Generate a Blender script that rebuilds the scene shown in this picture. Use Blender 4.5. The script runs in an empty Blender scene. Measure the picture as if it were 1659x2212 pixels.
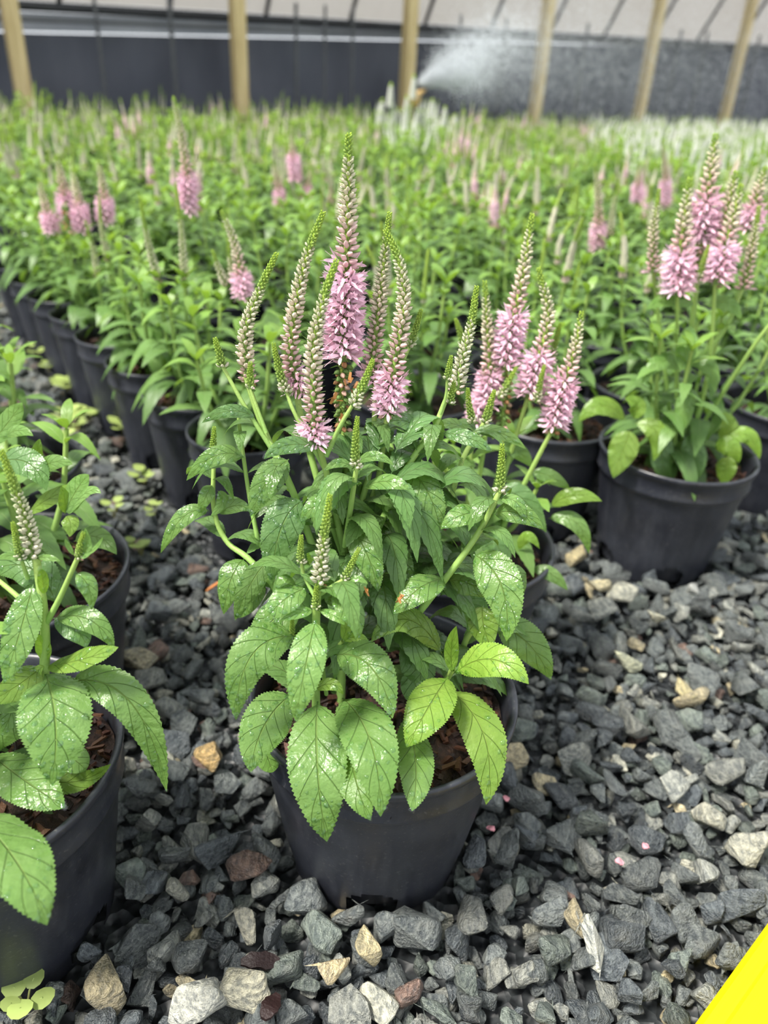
import bpy, math, random
import numpy as np
from mathutils import Vector, Matrix

rng = np.random.default_rng(7)
random.seed(7)
S = bpy.context.scene
COL = S.collection

# ------------------------------------------------------------------ camera
CAM_H = 0.46
PITCH, ROLL, FPX = math.radians(29.6), math.radians(3.2), 1604.0
CXP, CYP = 829.5, 1106.0
FWD = np.array([0, math.cos(PITCH), -math.sin(PITCH)])
_u0 = np.array([0, math.sin(PITCH), math.cos(PITCH)]); _r0 = np.array([1.0, 0, 0])
RGT = math.cos(ROLL)*_r0 + math.sin(ROLL)*_u0
UPV = -math.sin(ROLL)*_r0 + math.cos(ROLL)*_u0
EYE = np.array([0, 0, CAM_H])
cd = bpy.data.cameras.new('camera'); cam = bpy.data.objects.new('camera', cd); COL.objects.link(cam)
cam.matrix_world = Matrix(((RGT[0], UPV[0], -FWD[0], 0), (RGT[1], UPV[1], -FWD[1], 0), (RGT[2], UPV[2], -FWD[2], CAM_H), (0, 0, 0, 1)))
cd.sensor_fit = 'HORIZONTAL'; cd.sensor_width = 36.0; cd.lens = FPX/1659*36
cd.clip_start = 0.02; cd.clip_end = 100
cd.dof.use_dof = True; cd.dof.focus_distance = 0.40; cd.dof.aperture_fstop = 8.5
S.camera = cam
S.cycles.max_bounces = 4; S.cycles.diffuse_bounces = 2; S.cycles.glossy_bounces = 2; S.cycles.transmission_bounces = 4
S.cycles.transparent_max_bounces = 8; S.cycles.volume_bounces = 0; S.cycles.caustics_reflective = False; S.cycles.caustics_refractive = False
S.cycles.adaptive_threshold = .06; S.cycles.adaptive_min_samples = 12

# ------------------------------------------------------------------ light
wd = bpy.data.worlds.new('sky'); S.world = wd; wd.use_nodes = True
bg = wd.node_tree.nodes['Background']
bg.inputs[0].default_value = (0.92, 0.96, 1.0, 1); bg.inputs[1].default_value = 0.95
sl = bpy.data.lights.new('sun', 'SUN'); sl.energy = 5.2; sl.angle = math.radians(12); sl.color = (1, .95, .86)
so = bpy.data.objects.new('sun', sl); COL.objects.link(so)
so.rotation_euler = Vector((0.50, 0.22, -1.0)).to_track_quat('-Z', 'Y').to_euler()
S.view_settings.view_transform = 'Standard'; S.view_settings.look = 'None'
S.view_settings.exposure = 0.55; S.view_settings.gamma = 1.0; S.view_settings.use_curve_mapping = False

# ------------------------------------------------------------------ helpers
def ray(px, py): return FWD + RGT*((px-CXP)/FPX) - UPV*((py-CYP)/FPX)
def at(px, py, Y):
    d = ray(px, py); return EYE + d*(Y/d[1])
def atz(px, py, z):
    d = ray(px, py); return EYE + d*((z-CAM_H)/d[2])
def project(p):
    q = np.asarray(p) - EYE; z = q@FWD
    return CXP + FPX*(q@RGT)/z, CYP - FPX*(q@UPV)/z, z
def nrm(v):
    v = np.asarray(v, float); return v/max(np.linalg.norm(v), 1e-9)
def srgb(r, g, b):
    f = lambda c: (c/255/12.92 if c/255 <= .04045 else ((c/255+.055)/1.055)**2.4)
    return np.array([f(r), f(g), f(b)])
UP = np.array([0, 0, 1.0])

class MB:
    """collects verts / faces / uv / tint into one mesh"""
    def __init__(s): s.v = []; s.f = []; s.uv = []; s.t = []; s.n = 0
    def add(s, v, f, tint=(1, 1, 1), uv=None):
        v = np.asarray(v, float); f = np.asarray(f, int)
        s.v.append(v); s.f.append((f + s.n)); s.n += len(v)
        t = np.asarray(tint, float)
        s.t.append(np.tile(t, (len(v), 1)) if t.ndim == 1 else t)
        s.uv.append(np.zeros((len(v), 2)) if uv is None else uv)
    def mesh(s, name, mat, smooth=True):
        me = bpy.data.meshes.new(name)
        V = np.concatenate(s.v); T = np.concatenate(s.t); UVv = np.concatenate(s.uv)
        fs = []
        for f in s.f: fs += f.tolist()
        me.from_pydata(V.tolist(), [], fs)
        a = me.attributes.new('tint', 'FLOAT_COLOR', 'POINT')
        a.data.foreach_set('color', np.c_[T, np.ones(len(T))].astype(np.float32).ravel())
        uvl = me.uv_layers.new(name='UVMap')
        li = np.zeros(len(me.loops), np.int32); me.loops.foreach_get('vertex_index', li)
        uvl.data.foreach_set('uv', UVv[li].astype(np.float32).ravel())
        me.polygons.foreach_set('use_smooth', [smooth]*len(me.polygons))
        me.materials.append(mat); me.update()
        return me

def obj(name, data, parent=None, kind=None, label=None, cat=None, group=None, loc=None, color=None):
    o = bpy.data.objects.new(name, data); COL.objects.link(o)
    if parent is not None: o.parent = parent
    if kind: o['kind'] = kind
    if label: o['label'] = label
    if cat: o['category'] = cat
    if group: o['group'] = group
    if loc is not None: o.location = loc
    if color is not None: o.color = (*color, 1)
    return o

def grid_faces(nr, nc, close=False):
    f = []
    for i in range(nr-1):
        for j in range(nc if close else nc-1):
            k = (j+1) % nc
            f.append((i*nc+j, i*nc+k, (i+1)*nc+k, (i+1)*nc+j))
    return np.array(f)

def box_vf(sx, sy, sz):
    v = np.array([(x, y, z) for z in (-.5, .5) for y in (-.5, .5) for x in (-.5, .5)])*[sx, sy, sz]
    return v, np.array([(0, 2, 3, 1), (4, 5, 7, 6), (0, 1, 5, 4), (2, 6, 7, 3), (0, 4, 6, 2), (1, 3, 7, 5)])

def spline(P, n):
    """Catmull-Rom through P, n samples"""
    P = np.asarray(P, float)
    if len(P) == 2: return P[0] + (P[1]-P[0])*np.linspace(0, 1, n)[:, None]
    Q = np.vstack([2*P[0]-P[1], P, 2*P[-1]-P[-2]])
    out = []
    for t in np.linspace(0, len(P)-1-1e-6, n):
        i = int(t); u = t-i; a, b, c, d = Q[i:i+4]
        out.append(.5*((2*b)+(c-a)*u+(2*a-5*b+4*c-d)*u*u+(3*b-a-3*c+d)*u**3))
    return np.array(out)

def frames(C):
    T = np.gradient(C, axis=0); T /= np.linalg.norm(T, axis=1)[:, None]
    A = np.cross(T, [0.31, -.9, .3]); A /= np.linalg.norm(A, axis=1)[:, None]
    return T, A, np.cross(T, A)

def tube(mb, P, r, n=10, seg=7, tint=(1, 1, 1)):
    C = spline(P, n); T, A, B = frames(C)
    r = np.interp(np.linspace(0, 1, n), np.linspace(0, 1, len(np.atleast_1d(r))), np.atleast_1d(r))
    th = np.linspace(0, 2*np.pi, seg, endpoint=False)
    v = C[:, None] + r[:, None, None]*(np.cos(th)[None, :, None]*A[:, None] + np.sin(th)[None, :, None]*B[:, None])
    t = np.asarray(tint, float)
    if t.ndim == 2:
        t = np.array([np.interp(np.linspace(0, 1, n), np.linspace(0, 1, len(t)), t[:, k]) for k in range(3)]).T
        t = np.repeat(t, seg, axis=0)
    mb.add(v.reshape(-1, 3), grid_faces(n, seg, True), t)

# ------------------------------------------------------------------ materials
class NT:
    def __init__(s, name):
        s.m = bpy.data.materials.new(name); s.m.use_nodes = True
        s.t = s.m.node_tree; s.t.nodes.clear()
        s.out = s.t.nodes.new('ShaderNodeOutputMaterial')
    def n(s, ty, props=None, **ins):
        nd = s.t.nodes.new(ty)
        for k, v in (props or {}).items(): setattr(nd, k, v)
        for k, v in ins.items():
            key = int(k[1:]) if k[0] == 'i' and k[1:].isdigit() else k.replace('_', ' ')
            s.put(nd.inputs[key], v)
        return nd
    def put(s, sock, v):
        if isinstance(v, bpy.types.NodeSocket): s.t.links.new(v, sock)
        elif isinstance(v, bpy.types.Node): s.t.links.new(v.outputs[0], sock)
        else:
            if hasattr(v, '__len__') and len(v) == 3 and sock.type == 'RGBA': v = (*v, 1)
            sock.default_value = v
    def math(s, op, a, b=0.0, c=0.0, clamp=False):
        nd = s.n('ShaderNodeMath', {'operation': op, 'use_clamp': clamp})
        s.put(nd.inputs[0], a); s.put(nd.inputs[1], b); s.put(nd.inputs[2], c); return nd.outputs[0]
    def mix(s, fac, a, b, blend='MIX'):
        nd = s.n('ShaderNodeMix', {'data_type': 'RGBA', 'blend_type': blend})
        s.put(nd.inputs[0], fac); s.put(nd.inputs[6], a); s.put(nd.inputs[7], b); return nd.outputs[2]
    def ramp(s, fac, stops):
        nd = s.n('ShaderNodeValToRGB'); s.put(nd.inputs[0], fac); e = nd.color_ramp.elements
        while len(e) < len(stops): e.new(.5)
        for el, (p, c) in zip(e, stops):
            el.position = p; el.color = (*c, 1) if hasattr(c, '__len__') else (c, c, c, 1)
        return nd.outputs[0]
    def noise(s, scale, detail=3, vec=None, rough=.55):
        nd = s.n('ShaderNodeTexNoise'); nd.inputs['Scale'].default_value = scale
        nd.inputs['Detail'].default_value = detail; nd.inputs['Roughness'].default_value = rough
        if vec is not None: s.put(nd.inputs['Vector'], vec)
        return nd.outputs[0]
    def objco(s): return s.n('ShaderNodeTexCoord').outputs['Object']
    def genco(s): return s.n('ShaderNodeNewGeometry').outputs['Position']
    def tint(s):
        a = s.n('ShaderNodeAttribute', {'attribute_name': 'tint'}).outputs['Color']
        return s.mix(1.0, a, s.n('ShaderNodeObjectInfo').outputs['Color'], 'MULTIPLY')
    def bump(s, h, strength=.5, dist=.001):
        nd = s.n('ShaderNodeBump'); nd.inputs['Strength'].default_value = strength; nd.inputs['Distance'].default_value = dist
        s.put(nd.inputs['Height'], h); return nd.outputs[0]
    def bsdf(s, **k): return s.n('ShaderNodeBsdfPrincipled', None, **k)
    def done(s, sh):
        s.t.links.new(sh if isinstance(sh, bpy.types.NodeSocket) else sh.outputs[0], s.out.inputs[0]); return s.m

def leaf_material(name, hero, far=False):
    w = NT(name); base = w.tint()
    uv = w.n('ShaderNodeSeparateXYZ', None, Vector=w.n('ShaderNodeUVMap').outputs[0])
    u, v = uv.outputs[0], uv.outputs[1]
    au = w.math('ABSOLUTE', u)
    mid = w.math('SUBTRACT', 1.0, w.math('DIVIDE', au, w.math('MULTIPLY_ADD', v, -.035, .06)), clamp=True)
    ph = w.math('FRACT', w.math('MULTIPLY', w.math('SUBTRACT', v, w.math('MULTIPLY', w.math('POWER', au, .85), .26)), 5.5))
    d = w.math('ABSOLUTE', w.math('SUBTRACT', ph, .5))
    vein = w.math('SUBTRACT', 1.0, w.math('DIVIDE', d, .045), clamp=True)
    if far:
        p = w.bsdf(Base_Color=base, Roughness=.42)
        tr = w.n('ShaderNodeBsdfTranslucent', None, Color=w.mix(1.0, base, (1.4, 1.32, .62), 'MULTIPLY'))
        return w.done(w.n('ShaderNodeMixShader', None, i0=.36, i1=p.outputs[0], i2=tr.outputs[0]))
    ob = w.objco()
    n1 = w.noise(60, 2, ob)
    col = w.mix(w.ramp(n1, [(.35, 0.0), (.7, 1.0)]), w.mix(1.0, base, (.80, .88, .75), 'MULTIPLY'), base)
    col = w.mix(w.math('MULTIPLY', vein, .13), col, w.mix(1.0, base, (.55, .62, .5), 'MULTIPLY'))
    col = w.mix(w.math('MULTIPLY', mid, .6), col, w.mix(.45, base, (.45, .58, .16)))
    if hero:
        fine = w.noise(330, 2, ob)
        quilt = w.math('MULTIPLY_ADD', vein, -.9, w.math('MULTIPLY_ADD', fine, .8, w.math('MULTIPLY', n1, 1.2)))
        h = w.math('MULTIPLY_ADD', mid, -1.0, quilt)
        nor = w.bump(h, .75, .0013)
        p = w.bsdf(Base_Color=col, Roughness=w.ramp(n1, [(.3, .24), (.7, .42)]), Normal=nor)
    else:
        nor = w.bump(w.math('MULTIPLY_ADD', mid, -1.0, w.math('MULTIPLY', vein, -.6)), .5, .001)
        p = w.bsdf(Base_Color=col, Roughness=.42, Normal=nor)
    p.inputs['Specular IOR Level'].default_value = .5
    tr = w.n('ShaderNodeBsdfTranslucent', None, Color=w.mix(1.0, col, (1.4, 1.32, .62), 'MULTIPLY'))
    return w.done(w.n('ShaderNodeMixShader', None, i0=.36, i1=p.outputs[0], i2=tr.outputs[0]))

def tint_material(name, rough, trans=0.0, spec=.4, bumpscale=None, bumpstr=.3):
    w = NT(name); base = w.tint()
    p = w.bsdf(Base_Color=base, Roughness=rough); p.inputs['Specular IOR Level'].default_value = spec
    if bumpscale: w.put(p.inputs['Normal'], w.bump(w.noise(bumpscale, 3, w.objco()), bumpstr, .001))
    if trans:
        tr = w.n('ShaderNodeBsdfTranslucent', None, Color=base)
        return w.done(w.n('ShaderNodeMixShader', None, i0=trans, i1=p.outputs[0], i2=tr.outputs[0]))
    return w.done(p)

M_LEAF = leaf_material('leaf_green', True)
M_LEAF_S = leaf_material('leaf_green_soft', False)
M_LEAF_F = leaf_material('leaf_green_far', False, True)
M_STEM = tint_material('stem_green', .5, .1, .35, 900, .3)
M_SPIKE = tint_material('flower_petal', .5, .3, .3)

def pot_material():
    w = NT('pot_black_plastic'); o = w.objco()
    n1 = w.noise(26, 4, o); n2 = w.noise(420, 2, o)
    mp = w.n('ShaderNodeMapping', None, Vector=o); mp.inputs['Scale'].default_value = (60, 60, 5)
    streak = w.noise(1.6, 3, mp)
    col = w.ramp(n1, [(.3, srgb(33, 35, 43)), (.75, srgb(52, 55, 64))])
    col = w.mix(w.math('MULTIPLY', w.ramp(n2, [(.62, 0.), (.74, 1.)]), .35), col, srgb(112, 110, 108))
    col = w.mix(w.math('MULTIPLY', w.ramp(streak, [(.5, 0.), (.75, 1.)]), .25), col, srgb(88, 90, 96))
    p = w.bsdf(Base_Color=col, Roughness=w.ramp(n1, [(.3, .32), (.7, .5)]), Normal=w.bump(n2, .12, .0006))
    return w.done(p)
M_POT = pot_material()

def soil_material():
    w = NT('bark_soil'); o = w.objco(); n = w.noise(180, 5, o)
    col = w.ramp(n, [(.3, srgb(22, 14, 12)), (.55, srgb(58, 38, 30)), (.8, srgb(98, 66, 50))])
    return w.done(w.bsdf(Base_Color=col, Roughness=.7, Normal=w.bump(n, 1.0, .004)))
M_SOIL = soil_material()
M_BARK = tint_material('bark_chip', .55, 0, .4, 500, .8)

def stone_material():
    w = NT('crushed_stone'); o = w.genco()
    base = w.tint()
    mp = w.n('ShaderNodeMapping', None, Vector=o); mp.inputs['Scale'].default_value = (1, .35, 2.2); mp.inputs['Rotation'].default_value = (.4, .6, .2)
    band = w.noise(260, 4, mp, .65); n2 = w.noise(900, 3, o); big = w.noise(70, 3, o)
    col = w.mix(w.ramp(band, [(.38, 0.), (.68, 1.)]), w.mix(1.0, base, (.42, .45, .48), 'MULTIPLY'), w.mix(1.0, base, (1.35, 1.35, 1.28), 'MULTIPLY'))
    col = w.mix(w.math('MULTIPLY', w.ramp(n2, [(.60, 0.), (.72, 1.)]), .4), col, w.mix(.6, base, (.6, .6, .56)))
    col = w.mix(w.math('MULTIPLY', w.ramp(big, [(.58, 0.), (.75, 1.)]), .3), col, (.30, .30, .26))
    h = w.math('MULTIPLY_ADD', n2, .35, w.math('MULTIPLY_ADD', band, .8, big))
    p = w.bsdf(Base_Color=col, Roughness=w.ramp(big, [(.3, .16), (.7, .42)]), Normal=w.bump(h, 1.0, .0042))
    p.inputs['Specular IOR Level'].default_value = .6
    return w.done(p)
M_STONE = stone_material()

def ground_material():
    w = NT('wet_gravel_bed'); o = w.genco()
    n = w.noise(140, 5, o); v = w.n('ShaderNodeTexVoronoi', None, Vector=o); v.inputs['Scale'].default_value = 110
    col = w.mix(w.ramp(n, [(.35, 0.), (.7, 1.)]), srgb(20, 22, 25), srgb(62, 66, 68))
    return w.done(w.bsdf(Base_Color=col, Roughness=.5, Normal=w.bump(v.outputs[0], 1.0, .006)))
M_GROUND = ground_material()

def cloth_material(name, c0, c1, trans, tcol):
    w = NT(name); o = w.objco()
    mp = w.n('ShaderNodeMapping', None, Vector=o); mp.inputs['Scale'].default_value = (1.2, 1.2, .35)
    n = w.noise(2.2, 4, mp)
    col = w.mix(w.ramp(n, [(.3, 0.), (.72, 1.)]), c0, c1)
    p = w.bsdf(Base_Color=col, Roughness=.6, Normal=w.bump(n, .6, .05))
    tr = w.n('ShaderNodeBsdfTranslucent', None, Color=tcol)
    return w.done(w.n('ShaderNodeMixShader', None, i0=trans, i1=p.outputs[0], i2=tr.outputs[0]))
M_CLOTH = cloth_material('black_shade_cloth', srgb(54, 56, 66), srgb(84, 87, 97), .08, srgb(90, 95, 110))
M_FILMG = cloth_material('grey_film', srgb(105, 110, 118), srgb(150, 152, 158), .3, srgb(150, 155, 160))
M_ROOF = cloth_material('white_roof_film', srgb(168, 163, 158), srgb(190, 185, 181), .4, srgb(180, 176, 172))

def wood_material():
    w = NT('treated_lumber'); o = w.objco()
    mp = w.n('ShaderNodeMapping', None, Vector=o); mp.inputs['Scale'].default_value = (18, 18, 1.2)
    n = w.noise(3, 4, mp)
    col = w.ramp(n, [(.3, srgb(184, 160, 108)), (.7, srgb(226, 206, 154))])
    return w.done(w.bsdf(Base_Color=col, Roughness=.65, Normal=w.bump(n, .3, .003)))
M_WOOD = wood_material()
def plain(name, c, rough=.5, metal=0.0):
    w = NT(name); o = w.objco(); n = w.noise(30, 3, o)
    col = w.mix(w.ramp(n, [(.3, 0.), (.7, 1.)]), tuple(np.array(c)*.82), tuple(np.array(c)*1.1))
    return w.done(w.bsdf(Base_Color=col, Roughness=rough, Metallic=metal, Normal=w.bump(n, .1, .001)))
M_STEEL = plain('weathered_steel', srgb(92, 94, 96), .5, .3)
M_DARKST = plain('dark_steel', srgb(52, 53, 56), .5, .2)
M_STRAW = plain('straw_ground_strip', srgb(112, 108, 70), .8)
M_BRASS = plain('tan_plastic', srgb(206, 172, 112), .4)
def yellow_material():
    w = NT('yellow_paint'); o = w.objco()
    mp = w.n('ShaderNodeMapping', None, Vector=o); mp.inputs['Scale'].default_value = (14, 420, 420)
    n = w.noise(1, 3, mp)
    col = w.mix(w.ramp(n, [(.35, 0.), (.7, 1.)]), srgb(205, 182, 0), srgb(224, 200, 4))
    p = w.bsdf(Base_Color=col, Roughness=.6, Normal=w.bump(n, .5, .0008)); p.inputs['Specular IOR Level'].default_value = .2
    return w.done(p)
M_YELLOW = yellow_material()
def drop_material():
    w = NT('water_drop')
    lw = w.n('ShaderNodeLayerWeight'); lw.inputs[0].default_value = .35
    tr = w.n('ShaderNodeBsdfTransparent', None, Color=(.92, 1, .9, 1))
    gl = w.n('ShaderNodeBsdfGlossy', None, Color=(1, 1, 1, 1), Roughness=.04)
    f = w.math('MULTIPLY_ADD', lw.outputs[0], .40, .03)
    return w.done(w.n('ShaderNodeMixShader', None, i0=f, i1=tr.outputs[0], i2=gl.outputs[0]))
M_DROP = drop_material()

# ------------------------------------------------------------------ setting: ground, wall, roof, posts
POT_R, POT_H, POT_RB = 0.0825, 0.14, 0.060
v = np.array([(-8, -1.0, 0), (12, -1.0, 0), (12, 14, 0), (-8, 14, 0)], float); v[:, 2] = -.006
mb = MB(); mb.add(v, [(0, 1, 2, 3)])
GROUND = obj('floor', mb.mesh('floor', M_GROUND, False), kind='structure', label='dark wet crushed stone ground under the pots')

post_x = [32, 515, 885, 1175, 1410, 1590]
Y0, G = 5.0, .163
post_pos = [at(x, 120, Y0*(1+G*k))[:2] for k, x in enumerate(post_x)]
pa = np.polyfit(range(6), np.array(post_pos), 1)      # straight line through the posts
P0, DP = pa[1], pa[0]
def wl(k, off=0.0, z=0.0):
    """point on the post line (k in post steps), moved off metres outward, at height z"""
    n = nrm([DP[1], -DP[0]]); n = -n if n[1] < 0 else n
    p = P0 + DP*k + n*off; return np.array([p[0], p[1], z])
def zat(px, py, p):           # height of the ray above plan point p
    d = ray(px, py); t = math.hypot(*p[:2])/math.hypot(d[0], d[1]); return CAM_H + d[2]*t
zeL, zeR = zat(32, 12, wl(0, .3)), zat(1590, 98, wl(5, .3))
zcL, zcR = zat(32, 72, wl(0, .3)), zat(1590, 104, wl(5, .3))
def zline(a, b, k): return a + (b-a)*k/5

def wall_sheet(name, zlo, zhi, mat, off, fold, nz=8, n=140, k0=-3, k1=6.2):
    V = []
    ks = np.linspace(k0, k1, n)
    for i in range(nz):
        for k in ks:
            s = i/(nz-1); z = zlo(k)*(1-s) + zhi(k)*s
            o = off + fold*(math.sin(k*11.0+1.5*math.sin(k*3+s*4))*.5 + math.sin(k*31+s*2)*.3)
            V.append(wl(k, o, z))
    m = MB(); m.add(V, grid_faces(nz, n)); return m.mesh(name, mat)
obj('wall_back', wall_sheet('wall_back', lambda k: .16, lambda k: zline(zcL, zcR, k), M_CLOTH, .3, .03), kind='structure', label='black shade cloth side wall of the growing house')
obj('trim_1', wall_sheet('trim_1', lambda k: -.01, lambda k: .17, M_STRAW, .33, .004, 3), kind='structure', label='dull straw coloured strip along the foot of the black wall')
gz = lambda k: zline(zcL, zcR, k) + .01
obj('trim_2', wall_sheet('trim_2', gz, lambda k: gz(k) + max(.02, zline(.10, .02, k)), M_FILMG, .34, .01, 3), kind='structure', label='grey translucent film strip above the black cloth')
# eave beam and roof
mb = MB()
tube(mb, [wl(-3, .3, zline(zeL, zeR, -3)), wl(2, .3, zline(zeL, zeR, 2)), wl(6.2, .3, zline(zeL, zeR, 6.2))], .03, 12, 8)
obj('trim_3', mb.mesh('trim_3', M_DARKST), kind='structure', label='dark eave pipe between the wall and the white roof')
mb = MB(); tube(mb, [wl(-3, .2, zline(zeL, zeR, -3)-.10), wl(6.2, .2, zline(zeL, zeR, 6.2)-.02)], .012, 8, 6)
obj('trim_4', mb.mesh('trim_4', M_STEEL), kind='structure', label='thin rail under the eave pipe')
def roof_pt(k, s, dz=0.0):       # s metres inward along the bow
    return wl(k, .3 - s*.50, zline(zeL, zeR, k) + .03 + s*.87 + dz)
V = [roof_pt(k, s) for s in np.linspace(0, 1.6, 10) for k in np.linspace(-3, 6.2, 60)]
mb = MB(); mb.add(V, grid_faces(10, 60))
roof = obj('ceiling', mb.mesh('ceiling', M_ROOF), kind='structure', label='white translucent film roof')
bow_me = None
for i, k in enumerate(np.arange(-2.75, 6.1, .5)):
    m = MB(); tube(m, [roof_pt(k, s, -.03) for s in np.linspace(0, 1.6, 7)], .016, 14, 7)
    obj('roof_bow', m.mesh('roof_bow', M_DARKST), roof)
for s in (.5, 1.1):
    m = MB(); tube(m, [roof_pt(k, s, -.035) for k in np.linspace(-3, 6.2, 8)], .012, 16, 6)
    obj('roof_purlin', m.mesh('roof_purlin', M_DARKST), roof)

post_names = ['farthest left of the wooden posts', 'second wooden post from the left', 'third wooden post from the left, by the water spray',
              'fourth wooden post from the left, in the mist', 'fifth wooden post from the left', 'rightmost wooden post']
for k, nm in enumerate(post_names):
    v, f = box_vf(.088, .088, 1.0)
    v[:, 2] = (v[:, 2]+.5)*(zline(zeL, zeR, k)+.47)
    m = MB(); m.add(v, f)
    o = obj('wooden_post', m.mesh('wooden_post', M_WOOD, False), label='square pale lumber post, ' + nm, cat='post', group='lumber posts along the wall')
    o.location = wl(k, 0, 0); o.rotation_euler[2] = math.atan2(DP[1], DP[0])
    b = o.modifiers.new('b', 'BEVEL'); b.width = .006; b.segments = 2
for k, (kk, w_) in enumerate([(.38, .012), (.72, .014), (1.38, .013), (1.72, .011), (1.55, .011), (2.45, .012), (3.5, .014), (4.45, .014), (4.75, .014), (5.4, .014), (2.8, .011), (-.5, .012)]):
    m = MB(); zt = zline(zeL, zeR, kk) + .1
    tube(m, [(0, 0, 0), (0, 0, zt)], w_, 4, 7)
    where = ['between the first and second', 'between the second and third', 'between the third and fourth', 'between the fourth and fifth', 'between the fifth and last', 'past the last'][min(5, max(0, int(kk)))]
    obj('steel_upright', m.mesh('steel_upright', M_STEEL), loc=wl(kk, .18, 0), label='thin grey steel upright against the black wall, ' + (where if kk > 0 else 'left of the first') + ' wooden post' + ('s' if 0 < kk < 5 else ''), cat='pipe', group='thin uprights ' + (where if kk > 0 else 'left'))

# ------------------------------------------------------------------ pots
def pot_mesh(name, seg=72, holes=True, tall=1.0):
    H = POT_H*tall; R, Rb = POT_R, POT_RB
    body = lambda z: Rb + (R*.935-Rb)*min(1, z/(H*.80))
    prof = [(body(0), 0)] + [(body(z), z) for z in np.linspace(.004, .036, 9)] + [(body(z), z) for z in np.linspace(.045, H*.78, 7)]
    prof += [(R*.945, H*.80), (R*.972, H*.815), (R*.975, H*.83), (R*.962, H*.85), (R*.968, H*.93), (R*.985, H*.955), (R, H*.968), (R*1.002, H*.985), (R*.995, H), (R*.975, H), (R*.95, H*.985),
             (R*.935, H*.93), (R*.93, H*.8), (R*.80, H*.35)]
    nb = 17
    th = np.linspace(0, 2*np.pi, seg, endpoint=False)
    V = []
    for i, (r, z) in enumerate(prof):
        for t in th:
            rr = r
            if i < nb: rr += .0007*max(0, math.cos(t*6))**8*(1-z/H)
            V.append((rr*math.cos(t), rr*math.sin(t), z))
    F = []
    for i in range(len(prof)-1):
        for j in range(seg):
            k = (j+1) % seg
            zc = (prof[i][1]+prof[i+1][1])/2; tc = (j+.5)/seg*2*np.pi
            if holes and i < nb:
                dt = ((tc + np.pi/2 + np.pi/5) % (2*np.pi/5)) - np.pi/5
                if (dt*Rb/.016)**2 + ((zc-.012)/.016)**2 < 1: continue
            F.append((i*seg+j, i*seg+k, (i+1)*seg+k, (i+1)*seg+j))
    m = MB(); m.add(V, F)
    # inner dark liner closing the holes
    lin = [(Rb*.90, .003), (R*.80, H*.5)]
    V2 = [(r*math.cos(t), r*math.sin(t), z) for r, z in lin for t in th]
    m.add(V2, grid_faces(2, seg, True))
    return m.mesh(name, M_POT)
POT_ME = pot_mesh('pot', 120)
POT_ME_S = pot_mesh('pot', 40, False)
def soil_mesh(name, seed, chips):
    r = np.random.default_rng(seed); m = MB()
    n, sg = 9, 36; V = []
    for i in range(n):
        for j in range(sg):
            rr = POT_R*.925*i/(n-1); t = j/sg*2*np.pi
            V.append((rr*math.cos(t), rr*math.sin(t), POT_H*.84 + .006*math.sin(rr*90+t*3) + r.normal(0, .0016) - .004*(i/(n-1))**2))
    m.add(V, grid_faces(n, sg, True)); return m.mesh(name, M_SOIL)
def chips_mesh(name, seed, n):
    r = np.random.default_rng(seed); m = MB()
    for i in range(n):
        v, f = box_vf(r.uniform(.002, .010), r.uniform(.0012, .0035), r.uniform(.001, .0025))
        v[:, 0] *= 1 + .4*(v[:, 1] > 0); rot = np.array(Matrix.Rotation(r.uniform(0, 6.3), 3, 'Z') @ Matrix.Rotation(r.uniform(-.6, .6), 3, 'X') @ Matrix.Rotation(r.uniform(-.5, .5), 3, 'Y'))
        a, q = r.uniform(0, 6.3), POT_R*.9*math.sqrt(r.uniform(0, 1))
        c = [srgb(34, 20, 17), srgb(58, 34, 27), srgb(84, 52, 40), srgb(46, 32, 28), srgb(104, 72, 54)][r.integers(5)]
        m.add(v@rot.T + [q*math.cos(a), q*math.sin(a), POT_H*.84 + r.uniform(-.001, .006)], f, c)
    return m.mesh(name, M_BARK, False)
SOIL_ME = soil_mesh('soil', 1, 0); CHIPS = [chips_mesh('bark_chips', 11+i, 520) for i in range(3)]

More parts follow.
